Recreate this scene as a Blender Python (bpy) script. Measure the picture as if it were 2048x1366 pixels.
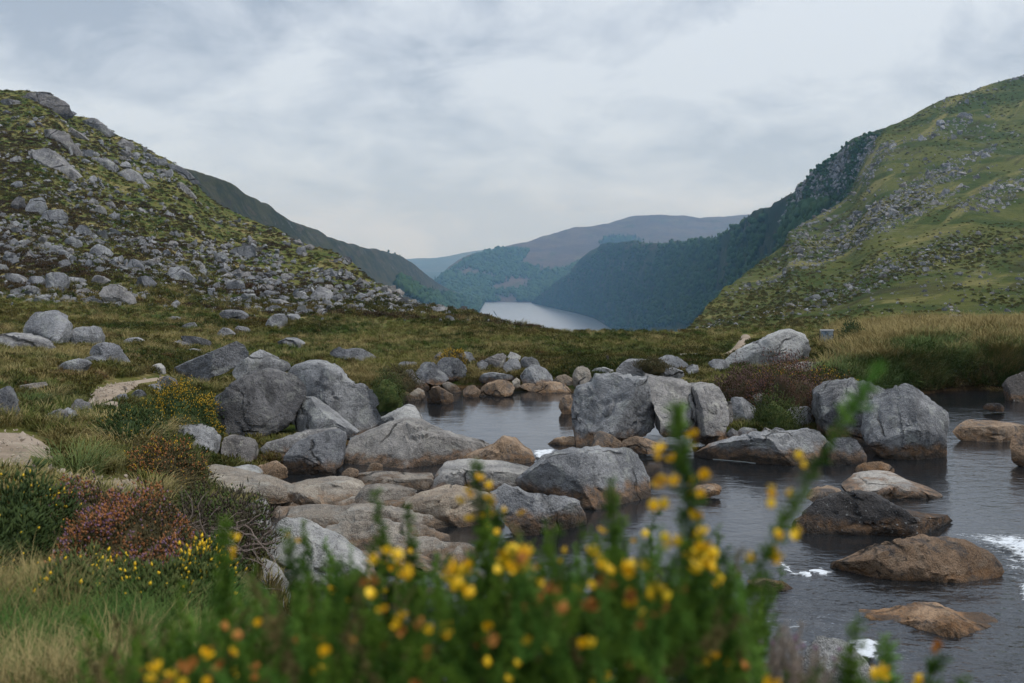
import bpy, bmesh, math, random
import numpy as np
from mathutils import Vector, Matrix
from mathutils.bvhtree import BVHTree

# ------------------------------------------------------------------ camera, world, sun, exposure
for o in list(bpy.data.objects):
    bpy.data.objects.remove(o)
scene = bpy.context.scene
COL = scene.collection
F = 1991.0            # focal length in photo pixels (35 mm lens, 2048 px wide photo)
HZ = 480.0            # horizon row in the photo
CZ = 4.2              # camera height over the pool
UC = 1024.0

cam_d = bpy.data.cameras.new('camera')
cam = bpy.data.objects.new('camera', cam_d)
COL.objects.link(cam)
cam.location = (0, 0, CZ)
cam.rotation_euler = (math.radians(90), 0, 0)
cam_d.sensor_width = 36.0
cam_d.lens = 35.0
cam_d.shift_y = -(683.0 - HZ) / 2048.0
cam_d.clip_start = 0.05
cam_d.clip_end = 60000
cam_d.dof.use_dof = True
cam_d.dof.focus_distance = 24.0
cam_d.dof.aperture_fstop = 3.6
scene.camera = cam

SUN_EL, SUN_AZ = math.radians(56), math.radians(100)     # azimuth clockwise from +Y
w = bpy.data.worlds.new('World')
scene.world = w
w.use_nodes = True
wn, wl = w.node_tree.nodes, w.node_tree.links
wn.clear()


def N(nt, typ, **kw):
    n = nt.nodes.new(typ)
    for k, v in kw.items():
        if k.startswith('i_'):
            key = k[2:]
            key = int(key) if key.isdigit() else key.replace('_', ' ')
            n.inputs[key].default_value = v
        else:
            setattr(n, k, v)
    return n


WT = w.node_tree
out = N(WT, 'ShaderNodeOutputWorld')
sky = N(WT, 'ShaderNodeTexSky', sky_type='NISHITA', sun_disc=False, sun_elevation=SUN_EL, sun_rotation=SUN_AZ)
bg1 = N(WT, 'ShaderNodeBackground', i_Strength=0.10)
bg2 = N(WT, 'ShaderNodeBackground', i_Strength=1.0)
mixw = N(WT, 'ShaderNodeMixShader', i_0=0.9)
tc = N(WT, 'ShaderNodeTexCoord')
sep = N(WT, 'ShaderNodeSeparateXYZ')
zz = N(WT, 'ShaderNodeMath', operation='MAXIMUM', i_1=0.0)
za = N(WT, 'ShaderNodeMath', operation='ADD', i_1=0.3)
dx = N(WT, 'ShaderNodeMath', operation='DIVIDE')
dy = N(WT, 'ShaderNodeMath', operation='DIVIDE')
comb = N(WT, 'ShaderNodeCombineXYZ')
rot = N(WT, 'ShaderNodeMapping')
rot.inputs['Rotation'].default_value = (0, 0, math.radians(-28))
rot.inputs['Scale'].default_value = (0.9, 0.85, 1)
rot.inputs['Location'].default_value = (1.3, 0.4, 0)
n1 = N(WT, 'ShaderNodeTexNoise', i_Scale=3.2, i_Detail=9.0, i_Roughness=0.6, i_Distortion=0.35)
n2 = N(WT, 'ShaderNodeTexNoise', i_Scale=0.9, i_Detail=3.0, i_Roughness=0.5)
addn = N(WT, 'ShaderNodeMath', operation='ADD')
ramp = N(WT, 'ShaderNodeValToRGB')
ramp.color_ramp.elements[0].position = 0.76
ramp.color_ramp.elements[0].color = (0.316, 0.370, 0.450, 1)
ramp.color_ramp.elements[1].position = 0.98
ramp.color_ramp.elements[1].color = (0.601, 0.654, 0.716, 1)
e = ramp.color_ramp.elements.new(0.87)
e.color = (0.462, 0.516, 0.593, 1)
scl = N(WT, 'ShaderNodeMath', operation='MULTIPLY', i_1=0.87)
L = wl.new
L(tc.outputs['Generated'], sep.inputs[0])
L(sep.outputs['Z'], zz.inputs[0]); L(zz.outputs[0], za.inputs[0])
L(sep.outputs['X'], dx.inputs[0]); L(za.outputs[0], dx.inputs[1])
L(sep.outputs['Y'], dy.inputs[0]); L(za.outputs[0], dy.inputs[1])
L(dx.outputs[0], comb.inputs['X']); L(dy.outputs[0], comb.inputs['Y'])
L(comb.outputs[0], rot.inputs['Vector'])
L(rot.outputs[0], n1.inputs['Vector']); L(rot.outputs[0], n2.inputs['Vector'])
L(n1.outputs[0], addn.inputs[0]); L(n2.outputs[0], addn.inputs[1])
L(addn.outputs[0], scl.inputs[0]); L(scl.outputs[0], ramp.inputs[0])
hor = N(WT, 'ShaderNodeMapRange', interpolation_type='SMOOTHSTEP')
hor.inputs['From Min'].default_value = 0.26
hor.inputs['From Max'].default_value = 0.0
hor.inputs['To Max'].default_value = 0.6
hmix = N(WT, 'ShaderNodeMix', data_type='RGBA')
hmix.inputs[7].default_value = (0.508, 0.570, 0.647, 1)
L(sep.outputs['Z'], hor.inputs['Value']); L(hor.outputs[0], hmix.inputs[0]); L(ramp.outputs[0], hmix.inputs[6])
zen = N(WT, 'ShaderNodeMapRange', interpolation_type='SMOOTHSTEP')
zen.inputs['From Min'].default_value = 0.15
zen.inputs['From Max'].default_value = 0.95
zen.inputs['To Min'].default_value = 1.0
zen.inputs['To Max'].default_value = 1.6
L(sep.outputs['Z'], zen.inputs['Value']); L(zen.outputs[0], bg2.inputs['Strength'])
L(hmix.outputs[2], bg2.inputs['Color']); L(sky.outputs[0], bg1.inputs['Color'])
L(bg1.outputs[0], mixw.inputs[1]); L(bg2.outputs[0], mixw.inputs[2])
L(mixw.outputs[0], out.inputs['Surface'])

sun_d = bpy.data.lights.new('sun', 'SUN')
sun_d.energy = 1.5
sun_d.angle = math.radians(12)
sun_d.color = (1.0, 0.96, 0.9)
sun = bpy.data.objects.new('sun', sun_d)
COL.objects.link(sun)
sdir = Vector((math.sin(SUN_AZ) * math.cos(SUN_EL), math.cos(SUN_AZ) * math.cos(SUN_EL), math.sin(SUN_EL)))
sun.rotation_euler = sdir.to_track_quat('Z', 'Y').to_euler()

vs = scene.view_settings
vs.view_transform = 'Standard'
vs.look = 'None'
vs.exposure = 0.33
vs.gamma = 1.0
vs.use_curve_mapping = False
scene.render.engine = 'CYCLES'
cy = scene.cycles
cy.use_denoising = True
cy.max_bounces = 6
cy.diffuse_bounces = 3
cy.glossy_bounces = 3
cy.transmission_bounces = 4
cy.transparent_max_bounces = 24
cy.volume_bounces = 1
cy.caustics_reflective = False
cy.caustics_refractive = False

rng = np.random.default_rng(7)
random.seed(7)

# ------------------------------------------------------------------ helpers: noise, lofts, meshes


def _hash(ix, iy, iz, seed):
    h = (ix.astype(np.int64) * 374761393 + iy.astype(np.int64) * 668265263 + iz.astype(np.int64) * 2147483647 + seed * 974634777) & 0xffffffff
    h = ((h ^ (h >> 13)) * 1274126177) & 0xffffffff
    h = ((h ^ (h >> 15)) * 2246822519) & 0xffffffff
    return ((h ^ (h >> 16)) & 0xffff) / 65535.0


def vnoise(p, seed=0):
    """smooth value noise in -1..1 at an (n,3) array"""
    i = np.floor(p).astype(np.int64)
    f = p - i
    f = f * f * f * (f * (f * 6 - 15) + 10)
    r = 0
    for dx_ in (0, 1):
        wx = f[:, 0] if dx_ else 1 - f[:, 0]
        for dy_ in (0, 1):
            wy = f[:, 1] if dy_ else 1 - f[:, 1]
            for dz_ in (0, 1):
                wz = f[:, 2] if dz_ else 1 - f[:, 2]
                r = r + wx * wy * wz * _hash(i[:, 0] + dx_, i[:, 1] + dy_, i[:, 2] + dz_, seed)
    return r * 2 - 1


def fbm(p, octaves=4, seed=0, gain=0.5):
    p = np.asarray(p, float)
    a, s, tot = 1.0, 0, 0
    for k in range(octaves):
        s = s + a * vnoise(p * 2 ** k + 17.3 * k, seed + k)
        tot += a
        a *= gain
    return s / tot


def pchip(x, y, xq):
    """monotone cubic through (x_k, y_k[M]) at xq -> (Q, M)"""
    x = np.asarray(x, float)
    y = np.asarray(y, float)
    one = y.ndim == 1
    if one:
        y = y[:, None]
    h = np.diff(x)
    d = np.diff(y, axis=0) / h[:, None]
    m = np.zeros_like(y)
    m[0], m[-1] = d[0], d[-1]
    if len(x) > 2:
        w1 = (2 * h[1:] + h[:-1])[:, None]
        w2 = (h[1:] + 2 * h[:-1])[:, None]
        ok = d[:-1] * d[1:] > 0
        with np.errstate(divide='ignore', invalid='ignore'):
            mm = (w1 + w2) / (w1 / d[:-1] + w2 / d[1:])
        m[1:-1] = np.where(ok, mm, 0)
    xq = np.clip(np.asarray(xq, float), x[0], x[-1])
    k = np.clip(np.searchsorted(x, xq, 'right') - 1, 0, len(x) - 2)
    t = ((xq - x[k]) / h[k])[:, None]
    hk = h[k][:, None]
    r = (y[k] * (1 + 2 * t) * (1 - t) ** 2 + hk * m[k] * t * (1 - t) ** 2
         + y[k + 1] * t * t * (3 - 2 * t) + hk * m[k + 1] * t * t * (t - 1))
    return r[:, 0] if one else r


def mesh_obj(name, verts, faces, mat=None, parent=None, smooth=True, attrs=None):
    me = bpy.data.meshes.new(name)
    verts = np.asarray(verts, np.float32)
    if isinstance(faces, np.ndarray):
        k = faces.shape[1]
        nf = len(faces)
        me.vertices.add(len(verts))
        me.vertices.foreach_set('co', verts.ravel())
        me.loops.add(nf * k)
        me.loops.foreach_set('vertex_index', faces.astype(np.int32).ravel())
        me.polygons.add(nf)
        me.polygons.foreach_set('loop_start', np.arange(nf, dtype=np.int32) * k)
        if smooth:
            me.polygons.foreach_set('use_smooth', np.ones(nf, dtype=bool))
        me.update(calc_edges=True)
    else:
        me.from_pydata([tuple(v) for v in verts], [], faces)
        if smooth:
            me.polygons.foreach_set('use_smooth', np.ones(len(faces), dtype=bool))
    for k_, a in (attrs or {}).items():
        at = me.attributes.new(k_, 'FLOAT', 'POINT')
        at.data.foreach_set('value', np.asarray(a, np.float32))
    o = bpy.data.objects.new(name, me)
    COL.objects.link(o)
    if mat is not None:
        me.materials.append(mat)
    if parent is not None:
        o.parent = parent
    return o


def tag(o, label=None, cat=None, group=None, kind=None):
    for k, v in (('label', label), ('category', cat), ('group', group), ('kind', kind)):
        if v:
            o[k] = v
    return o


def empty(name, loc=(0, 0, 0)):
    o = bpy.data.objects.new(name, None)
    o.location = loc
    COL.objects.link(o)
    return o


def pt(u, v, Y):
    """world point seen at photo pixel (u, v) at distance Y"""
    return np.array([(u - UC) * Y / F, Y, CZ - (v - HZ) * Y / F])


def grid_faces(nr, nc):
    a = np.arange(nr * nc).reshape(nr, nc)
    return np.stack([a[:-1, :-1], a[:-1, 1:], a[1:, 1:], a[1:, :-1]], -1).reshape(-1, 4)


def loft(us, Yk, Zk, uq, sub):
    """us (n), Yk/Zk (n,K): columns -> dense grid X,Y,Z of shape (rows, len(uq))"""
    LY = pchip(us, np.log(Yk), uq)          # (Q,K)
    ZZ = pchip(us, Zk, uq)
    K = LY.shape[1]
    tq = np.linspace(0, K - 1, (K - 1) * sub + 1)
    LY = pchip(np.arange(K), LY.T, tq)      # (T,Q)
    ZZ = pchip(np.arange(K), ZZ.T, tq)
    Y = np.exp(LY)
    X = (np.asarray(uq)[None, :] - UC) * Y / F
    return X, Y, ZZ


def sheet(name, X, Y, Z, mat, attrs=None):
    V = np.stack([X, Y, Z], -1).reshape(-1, 3)
    o = mesh_obj(name, V, grid_faces(*X.shape), mat, attrs=attrs)
    return o


def in_poly(px, py, poly):
    poly = np.asarray(poly, float)
    inside = np.zeros(px.shape, bool)
    n = len(poly)
    j = n - 1
    for i in range(n):
        xi, yi = poly[i]
        xj, yj = poly[j]
        c = ((yi > py) != (yj > py)) & (px < (xj - xi) * (py - yi) / (yj - yi + 1e-12) + xi)
        inside ^= c
        j = i
    return inside


def poly_dist(px, py, poly):
    poly = np.asarray(poly, float)
    d = np.full(px.shape, 1e9)
    for i in range(len(poly)):
        a, b = poly[i], poly[(i + 1) % len(poly)]
        ab = b - a
        t = np.clip(((px - a[0]) * ab[0] + (py - a[1]) * ab[1]) / (ab @ ab + 1e-12), 0, 1)
        d = np.minimum(d, np.hypot(px - a[0] - t * ab[0], py - a[1] - t * ab[1]))
    return np.where(in_poly(px, py, poly), -d, d)


def smooth01(x):
    x = np.clip(x, 0, 1)
    return x * x * (3 - 2 * x)


# ------------------------------------------------------------------ materials
class MB:
    """little node-material builder"""

    def __init__(self, name, rough=0.9, spec=0.2):
        self.m = bpy.data.materials.new(name)
        self.m.use_nodes = True
        self.nt = self.m.node_tree
        self.nt.nodes.clear()
        self.out = N(self.nt, 'ShaderNodeOutputMaterial')
        self.b = N(self.nt, 'ShaderNodeBsdfPrincipled', i_Roughness=rough)
        self.b.inputs['Specular IOR Level'].default_value = spec
        self.nt.links.new(self.b.outputs[0], self.out.inputs['Surface'])
        self.geo = N(self.nt, 'ShaderNodeNewGeometry')
        self.pos = self.geo.outputs['Position']

    def l(self, a, b):
        self.nt.links.new(a, b)

    def mapping(self, scale=(1, 1, 1), rot=(0, 0, 0), src=None):
        n = N(self.nt, 'ShaderNodeMapping')
        n.inputs['Scale'].default_value = scale
        n.inputs['Rotation'].default_value = rot
        self.l(src or self.pos, n.inputs['Vector'])
        return n.outputs[0]

    def noise(self, scale, detail=4, rough=0.55, vec=None, dist=0.0):
        n = N(self.nt, 'ShaderNodeTexNoise', i_Scale=scale, i_Detail=detail, i_Roughness=rough, i_Distortion=dist)
        self.l(vec or self.pos, n.inputs['Vector'])
        return n.outputs[0]

    def step(self, src, lo, hi):
        n = N(self.nt, 'ShaderNodeMapRange', interpolation_type='SMOOTHSTEP')
        n.inputs['From Min'].default_value = lo
        n.inputs['From Max'].default_value = hi
        self.l(src, n.inputs['Value'])
        return n.outputs[0]

    def math(self, op, a, b=None, clamp=False):
        n = N(self.nt, 'ShaderNodeMath', operation=op, use_clamp=clamp)
        for i, x in enumerate((a, b)):
            if x is None:
                continue
            if isinstance(x, (int, float)):
                n.inputs[i].default_value = x
            else:
                self.l(x, n.inputs[i])
        return n.outputs[0]

    def mix(self, fac, a, b, mode='MIX'):
        n = N(self.nt, 'ShaderNodeMix', data_type='RGBA', blend_type=mode)
        for i, x in ((0, fac), (6, a), (7, b)):
            if isinstance(x, (int, float)):
                n.inputs[i].default_value = x
            elif isinstance(x, tuple):
                n.inputs[i].default_value = x + (1,) if len(x) == 3 else x
            else:
                self.l(x, n.inputs[i])
        return n.outputs[2]

    def attr(self, name):
        n = N(self.nt, 'ShaderNodeAttribute', attribute_name=name)
        return n.outputs['Fac']

    def z(self):
        s = N(self.nt, 'ShaderNodeSeparateXYZ')
        self.l(self.pos, s.inputs[0])
        return s.outputs['Z']

    def y(self):
        s = N(self.nt, 'ShaderNodeSeparateXYZ')
        self.l(self.pos, s.inputs[0])
        return s.outputs['Y']

    def nz(self):
        s = N(self.nt, 'ShaderNodeSeparateXYZ')
        self.l(self.geo.outputs['Normal'], s.inputs[0])
        return s.outputs['Z']

    def rand(self):
        return N(self.nt, 'ShaderNodeObjectInfo').outputs['Random']

    def color(self, c):
        if isinstance(c, tuple):
            self.b.inputs['Base Color'].default_value = c + (1,)
        else:
            self.l(c, self.b.inputs['Base Color'])

    def bump(self, h, strength=0.5, dist=0.05, nrm=None):
        n = N(self.nt, 'ShaderNodeBump', i_Strength=strength, i_Distance=dist)
        self.l(h, n.inputs['Height'])
        if nrm is not None:
            self.l(nrm, n.inputs['Normal'])
        self.l(n.outputs[0], self.b.inputs['Normal'])
        return n.outputs[0]


def rock_mat(name, c1, c2, lichen=0.5, stain=1.0, dark=0.5, scale=1.0, level=0.22, ochre=(0.25, 0.135, 0.06), speck=0.0):
    m = MB(name, rough=0.85, spec=0.25)
    rv = m.rand()
    off = N(m.nt, 'ShaderNodeCombineXYZ')
    r50 = m.math('MULTIPLY', rv, 57.0)
    for i in range(3):
        m.l(r50, off.inputs[i])
    va = N(m.nt, 'ShaderNodeVectorMath', operation='ADD')
    m.l(m.pos, va.inputs[0]); m.l(off.outputs[0], va.inputs[1])
    P = va.outputs[0]
    big = m.noise(1.3 * scale, 6, 0.6, P)
    col = m.mix(m.step(big, 0.38, 0.62), c1, c2)
    med = m.noise(7 * scale, 6, 0.68, P)
    col = m.mix(m.math('MULTIPLY', m.step(med, 0.5, 0.72), 0.55), col, tuple(x * 0.55 for x in c1))
    # granite grain
    grain = m.noise(70 * scale, 2, 0.6, P)
    col = m.mix(m.math('MULTIPLY', m.step(grain, 0.35, 0.7), 0.45), col, tuple(min(0.6, x * 1.7) for x in c2))
    grain2 = m.noise(45 * scale, 2, 0.5, m.mapping((1, 1, 1), (0.4, 0.9, 0.2), P))
    col = m.mix(m.math('MULTIPLY', m.step(grain2, 0.6, 0.72), 0.6), col, (0.05, 0.05, 0.055))
    # pale lichen patches, black lichen spots and run-off streaks
    if lichen:
        li = m.noise(3.6 * scale, 7, 0.72, P, 0.6)
        fac = m.math('MULTIPLY', m.step(li, 0.53, 0.6), lichen)
        col = m.mix(fac, col, (0.41, 0.42, 0.385))
        li2 = m.noise(16 * scale, 3, 0.6, P)
        col = m.mix(m.math('MULTIPLY', m.step(li2, 0.66, 0.7), lichen), col, (0.46, 0.46, 0.43))
    if dark:
        dk = m.noise(2.2 * scale, 6, 0.7, m.mapping((1.6, 1.6, 0.55), (0, 0, 0), P), 0.4)
        col = m.mix(m.math('MULTIPLY', m.step(dk, 0.5, 0.62), dark), col, (0.085, 0.085, 0.088))
        pit = m.noise(11 * scale, 3, 0.55, P)
        col = m.mix(m.math('MULTIPLY', m.step(pit, 0.64, 0.68), dark), col, (0.03, 0.03, 0.03))
    # fine cracks
    vor = N(m.nt, 'ShaderNodeTexVoronoi', feature='DISTANCE_TO_EDGE', i_Scale=0.8 * scale)
    wob = N(m.nt, 'ShaderNodeMix', data_type='VECTOR')
    wob.inputs[0].default_value = 0.28
    nz_ = N(m.nt, 'ShaderNodeTexNoise', i_Scale=2.2 * scale, i_Detail=5)
    m.l(P, nz_.inputs['Vector'])
    m.l(P, wob.inputs[4]); m.l(nz_.outputs['Color'], wob.inputs[5])
    m.l(wob.outputs[1], vor.inputs['Vector'])
    crack = m.math('SUBTRACT', 1.0, m.step(vor.outputs[0], 0.0, 0.022))
    gate = m.step(m.noise(1.1 * scale, 2, 0.5, P), 0.47, 0.6)
    crack = m.math('MULTIPLY', crack, gate)
    col = m.mix(m.math('MULTIPLY', crack, 0.8), col, (0.04, 0.038, 0.035))
    if stain:
        zz_ = m.math('ADD', m.z(), m.math('MULTIPLY', m.math('SUBTRACT', m.noise(2.6, 5, 0.6, P), 0.5), 0.55))
        och = m.math('SUBTRACT', 1.0, m.step(zz_, level * 0.75, level * 1.6))
        oc = m.mix(m.step(m.noise(9, 5, 0.7, P), 0.42, 0.6), ochre, (0.11, 0.075, 0.05))
        col = m.mix(m.math('MULTIPLY', och, 0.8 * stain), col, oc)
        wet = m.math('SUBTRACT', 1.0, m.step(zz_, level * 0.2, level * 0.62))
        col = m.mix(m.math('MULTIPLY', wet, 0.8 * stain), col, (0.035, 0.028, 0.02))
        m.l(m.math('SUBTRACT', 0.86, m.math('MULTIPLY', wet, 0.5)), m.b.inputs['Roughness'])
    if speck:
        sp = m.noise(20 * scale, 3, 0.5, P)
        col = m.mix(m.math('MULTIPLY', m.step(sp, 0.66, 0.7), speck), col, (0.4, 0.4, 0.38))
    r2 = m.math('FRACT', m.math('MULTIPLY', rv, 13.7))
    r3 = m.math('FRACT', m.math('MULTIPLY', rv, 91.3))
    col = m.mix(m.math('MULTIPLY', m.step(r2, 0.45, 1.0), 0.42), col, m.mix(1.0, col, (1.0, 0.84, 0.68), 'MULTIPLY'))
    col = m.mix(m.math('MULTIPLY', m.step(r3, 0.4, 1.0), 0.75), col, m.mix(1.0, col, (0.52, 0.53, 0.56), 'MULTIPLY'))
    topf = m.math('MULTIPLY', m.step(m.nz(), 0.45, 0.95), m.step(m.noise(2.1 * scale, 5, 0.65, P), 0.36, 0.6))  # upward faces lightened in the colour, standing in for light from above
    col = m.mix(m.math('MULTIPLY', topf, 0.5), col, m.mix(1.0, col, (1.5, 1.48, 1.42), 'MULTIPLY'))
    m.color(col)
    h = m.math('ADD', m.math('MULTIPLY', m.noise(9 * scale, 7, 0.65, P), 1.0), m.math('MULTIPLY', m.noise(46 * scale, 3, 0.6, P), 0.3))
    h = m.math('SUBTRACT', h, m.math('MULTIPLY', crack, 0.8))
    m.bump(h, 0.95, 0.11 / scale)
    return m.m


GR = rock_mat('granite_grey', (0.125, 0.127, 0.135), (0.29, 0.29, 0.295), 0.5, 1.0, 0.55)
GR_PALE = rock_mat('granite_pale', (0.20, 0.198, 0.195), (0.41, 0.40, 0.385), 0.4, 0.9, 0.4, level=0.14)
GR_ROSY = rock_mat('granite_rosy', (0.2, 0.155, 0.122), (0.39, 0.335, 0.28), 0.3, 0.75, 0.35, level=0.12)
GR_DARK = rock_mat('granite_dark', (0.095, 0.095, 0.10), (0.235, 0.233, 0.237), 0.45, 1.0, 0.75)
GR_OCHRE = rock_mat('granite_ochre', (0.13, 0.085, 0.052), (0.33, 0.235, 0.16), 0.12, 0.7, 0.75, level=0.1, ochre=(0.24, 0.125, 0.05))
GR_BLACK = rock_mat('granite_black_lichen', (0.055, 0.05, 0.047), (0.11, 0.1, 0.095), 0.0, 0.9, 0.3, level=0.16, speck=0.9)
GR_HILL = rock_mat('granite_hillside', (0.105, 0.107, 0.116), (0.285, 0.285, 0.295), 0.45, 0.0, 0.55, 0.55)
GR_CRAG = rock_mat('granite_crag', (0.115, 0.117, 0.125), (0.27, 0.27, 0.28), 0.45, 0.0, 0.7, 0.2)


def turf_nodes(m, dry=0.0, scale=1.0, P=None):
    """colour of the moor's plants from patches in the world"""
    a = m.noise(0.32 * scale, 5, 0.6, P, 0.5)
    b = m.noise(1.1 * scale, 5, 0.62, P)
    c = m.noise(0.11 * scale, 4, 0.55, P)
    col = m.mix(m.step(a, 0.40, 0.60), (0.05, 0.076, 0.017), (0.128, 0.126, 0.035))
    straw = m.step(m.math('ADD', m.math('MULTIPLY', b, 0.5), m.math('MULTIPLY', c, 0.5)), 0.53 - 0.16 * dry, 0.62 - 0.14 * dry)
    col = m.mix(m.math('MULTIPLY', straw, 0.75), col, (0.30, 0.235, 0.105))
    rust = m.step(m.noise(0.75 * scale, 5, 0.65, P, 0.8), 0.57, 0.66)
    col = m.mix(m.math('MULTIPLY', rust, 0.7), col, (0.13, 0.075, 0.036))
    return col


def turf_mat(name, dry=0.0, scale=1.0, rnd=0.0, mul=None):
    m = MB(name, rough=1.0, spec=0.05)
    col = turf_nodes(m, dry, scale)
    if mul:
        col = m.mix(1.0, col, mul, 'MULTIPLY')
    if rnd:
        r = m.rand()
        col = m.mix(m.math('MULTIPLY', m.step(r, 0.55, 1.0), rnd), col, (0.27, 0.225, 0.11))
        col = m.mix(m.math('MULTIPLY', m.step(r, 0.35, 0.0), rnd * 0.8), col, (0.03, 0.06, 0.014))
    m.color(col)
    return m


def ground_material():
    m = turf_mat('moor_turf', 0.05)
    col = turf_nodes(m, 0.1)
    fine = m.noise(5.0, 6, 0.7)
    col = m.mix(m.math('MULTIPLY', m.step(fine, 0.5, 0.68), 0.6), col, (0.04, 0.042, 0.018))
    col = m.mix(m.math('MULTIPLY', m.step(m.noise(2.3, 5, 0.7), 0.58, 0.68), 0.5), col, (0.24, 0.2, 0.1))
    # steep peat banks and the brown stream bed
    steep = m.math('SUBTRACT', 1.0, m.step(m.nz(), 0.55, 0.78))
    near = m.math('SUBTRACT', 1.0, m.step(m.y(), 38, 46))
    col = m.mix(m.math('MULTIPLY', steep, near), col, (0.04, 0.03, 0.02))
    bed = m.math('MULTIPLY', m.math('SUBTRACT', 1.0, m.step(m.z(), 0.02, 0.14)), near)
    col = m.mix(bed, col, m.mix(m.step(m.noise(3, 5), 0.42, 0.6), (0.05, 0.034, 0.018), (0.14, 0.085, 0.04)))
    m.color(col)
    m.bump(m.noise(6, 7, 0.7), 0.9, 0.12)
    return m.m


TURF = ground_material()


def hill_material(name, cols, scale, rocky=0.3, rock=(0.2, 0.2, 0.215), rocks_scale=0.25, bumpd=1.5, steep_c=None, along=None):
    m = MB(name, rough=1.0, spec=0.05)
    stv = m.mapping((1.0, 0.45, 2.2), (0, 0, 0.5))
    if along is not None:
        a_ = Vector(along).normalized()
        b_ = a_.cross(Vector((0, 0, 1))).normalized()
        c_ = a_.cross(b_)
        cb = N(m.nt, 'ShaderNodeCombineXYZ')
        for i_, (v__, s__) in enumerate(((a_, 0.16), (b_, 1.1), (c_, 1.1))):
            dt = N(m.nt, 'ShaderNodeVectorMath', operation='DOT_PRODUCT')
            dt.inputs[1].default_value = tuple(v__ * s__)
            m.l(m.pos, dt.inputs[0]); m.l(dt.outputs['Value'], cb.inputs[i_])
        stv = cb.outputs[0]
    g1, g2, straw, brown = cols
    a = m.noise(0.03 * scale, 6, 0.62, m.mapping((1, 1, 2.5)), 0.5)
    col = m.mix(m.step(a, 0.42, 0.58), g1, g2)
    st = m.noise(0.055 * scale, 7, 0.66, stv, 0.7)
    col = m.mix(m.math('MULTIPLY', m.step(st, 0.52, 0.64), 0.8), col, straw)
    br = m.noise(0.09 * scale, 7, 0.68, stv if along is not None else m.mapping((1.2, 0.7, 3)), 0.6)
    col = m.mix(m.math('MULTIPLY', m.step(br, 0.54, 0.66), 0.75), col, brown)
    if rocky:
        rk = m.noise(rocks_scale, 8, 0.75, None, 0.3)
        zone = m.step(m.noise(0.02 * scale, 4, 0.6, m.mapping((1, 0.6, 2))), 0.45, 0.6)
        f = m.math('MULTIPLY', m.step(rk, 0.56, 0.62), m.math('ADD', m.math('MULTIPLY', zone, rocky), rocky * 0.25), True)
        col = m.mix(f, col, rock)
    if steep_c:
        sf = m.math('SUBTRACT', 1.0, m.step(m.math('ADD', m.nz(), m.math('MULTIPLY', m.noise(0.08 * scale, 4), 0.25)), 0.78, 0.98))
        col = m.mix(m.math('MULTIPLY', sf, 0.8), col, steep_c)
    fine = m.noise(0.5 * scale, 8, 0.75)
    col = m.mix(m.math('MULTIPLY', m.step(fine, 0.48, 0.7), 0.55), col, tuple(x * 0.4 for x in g1))
    m.color(col)
    m.bump(m.noise(0.25 * scale, 8, 0.7), 0.9, bumpd)
    return m.m


M_RIGHT = hill_material('right_hill_turf', ((0.046, 0.066, 0.016), (0.10, 0.106, 0.029), (0.21, 0.185, 0.07), (0.046, 0.042, 0.018)), 1.0, 0.45, rocks_scale=0.35, along=(0.59, 0.78, 0.21))
M_WOOD = hill_material('wooded_slope_soil', ((0.03, 0.05, 0.024), (0.052, 0.07, 0.03), (0.09, 0.076, 0.046), (0.055, 0.046, 0.038)), 0.35, 0.6, (0.1, 0.1, 0.105), 0.06, 5)
M_FARHILL = hill_material('far_left_hill', ((0.036, 0.044, 0.026), (0.066, 0.068, 0.04), (0.085, 0.074, 0.055), (0.046, 0.04, 0.044)), 0.6, 0.8, (0.15, 0.15, 0.165), 0.08, 4)
M_HEATHER = hill_material('heather_hill', ((0.075, 0.06, 0.05), (0.10, 0.078, 0.058), (0.115, 0.10, 0.06), (0.045, 0.06, 0.034)), 0.13, 0.0, bumpd=6)
M_RIDGE = hill_material('distant_ridge', ((0.06, 0.075, 0.045), (0.09, 0.1, 0.06), (0.12, 0.11, 0.07), (0.05, 0.05, 0.04)), 0.08, 0.0, bumpd=8)

mpath = MB('gravel_path', 0.95, 0.1)
pc = mpath.mix(mpath.step(mpath.noise(1.7, 6, 0.65), 0.35, 0.65), (0.24, 0.185, 0.135), (0.36, 0.29, 0.225))
pc = mpath.mix(mpath.math('MULTIPLY', mpath.step(mpath.noise(40, 3, 0.6), 0.5, 0.7), 0.6), pc, (0.19, 0.155, 0.12))
mpath.color(pc)
mpath.bump(mpath.noise(22, 5, 0.7), 0.7, 0.03)
M_PATH = mpath.m


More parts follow.
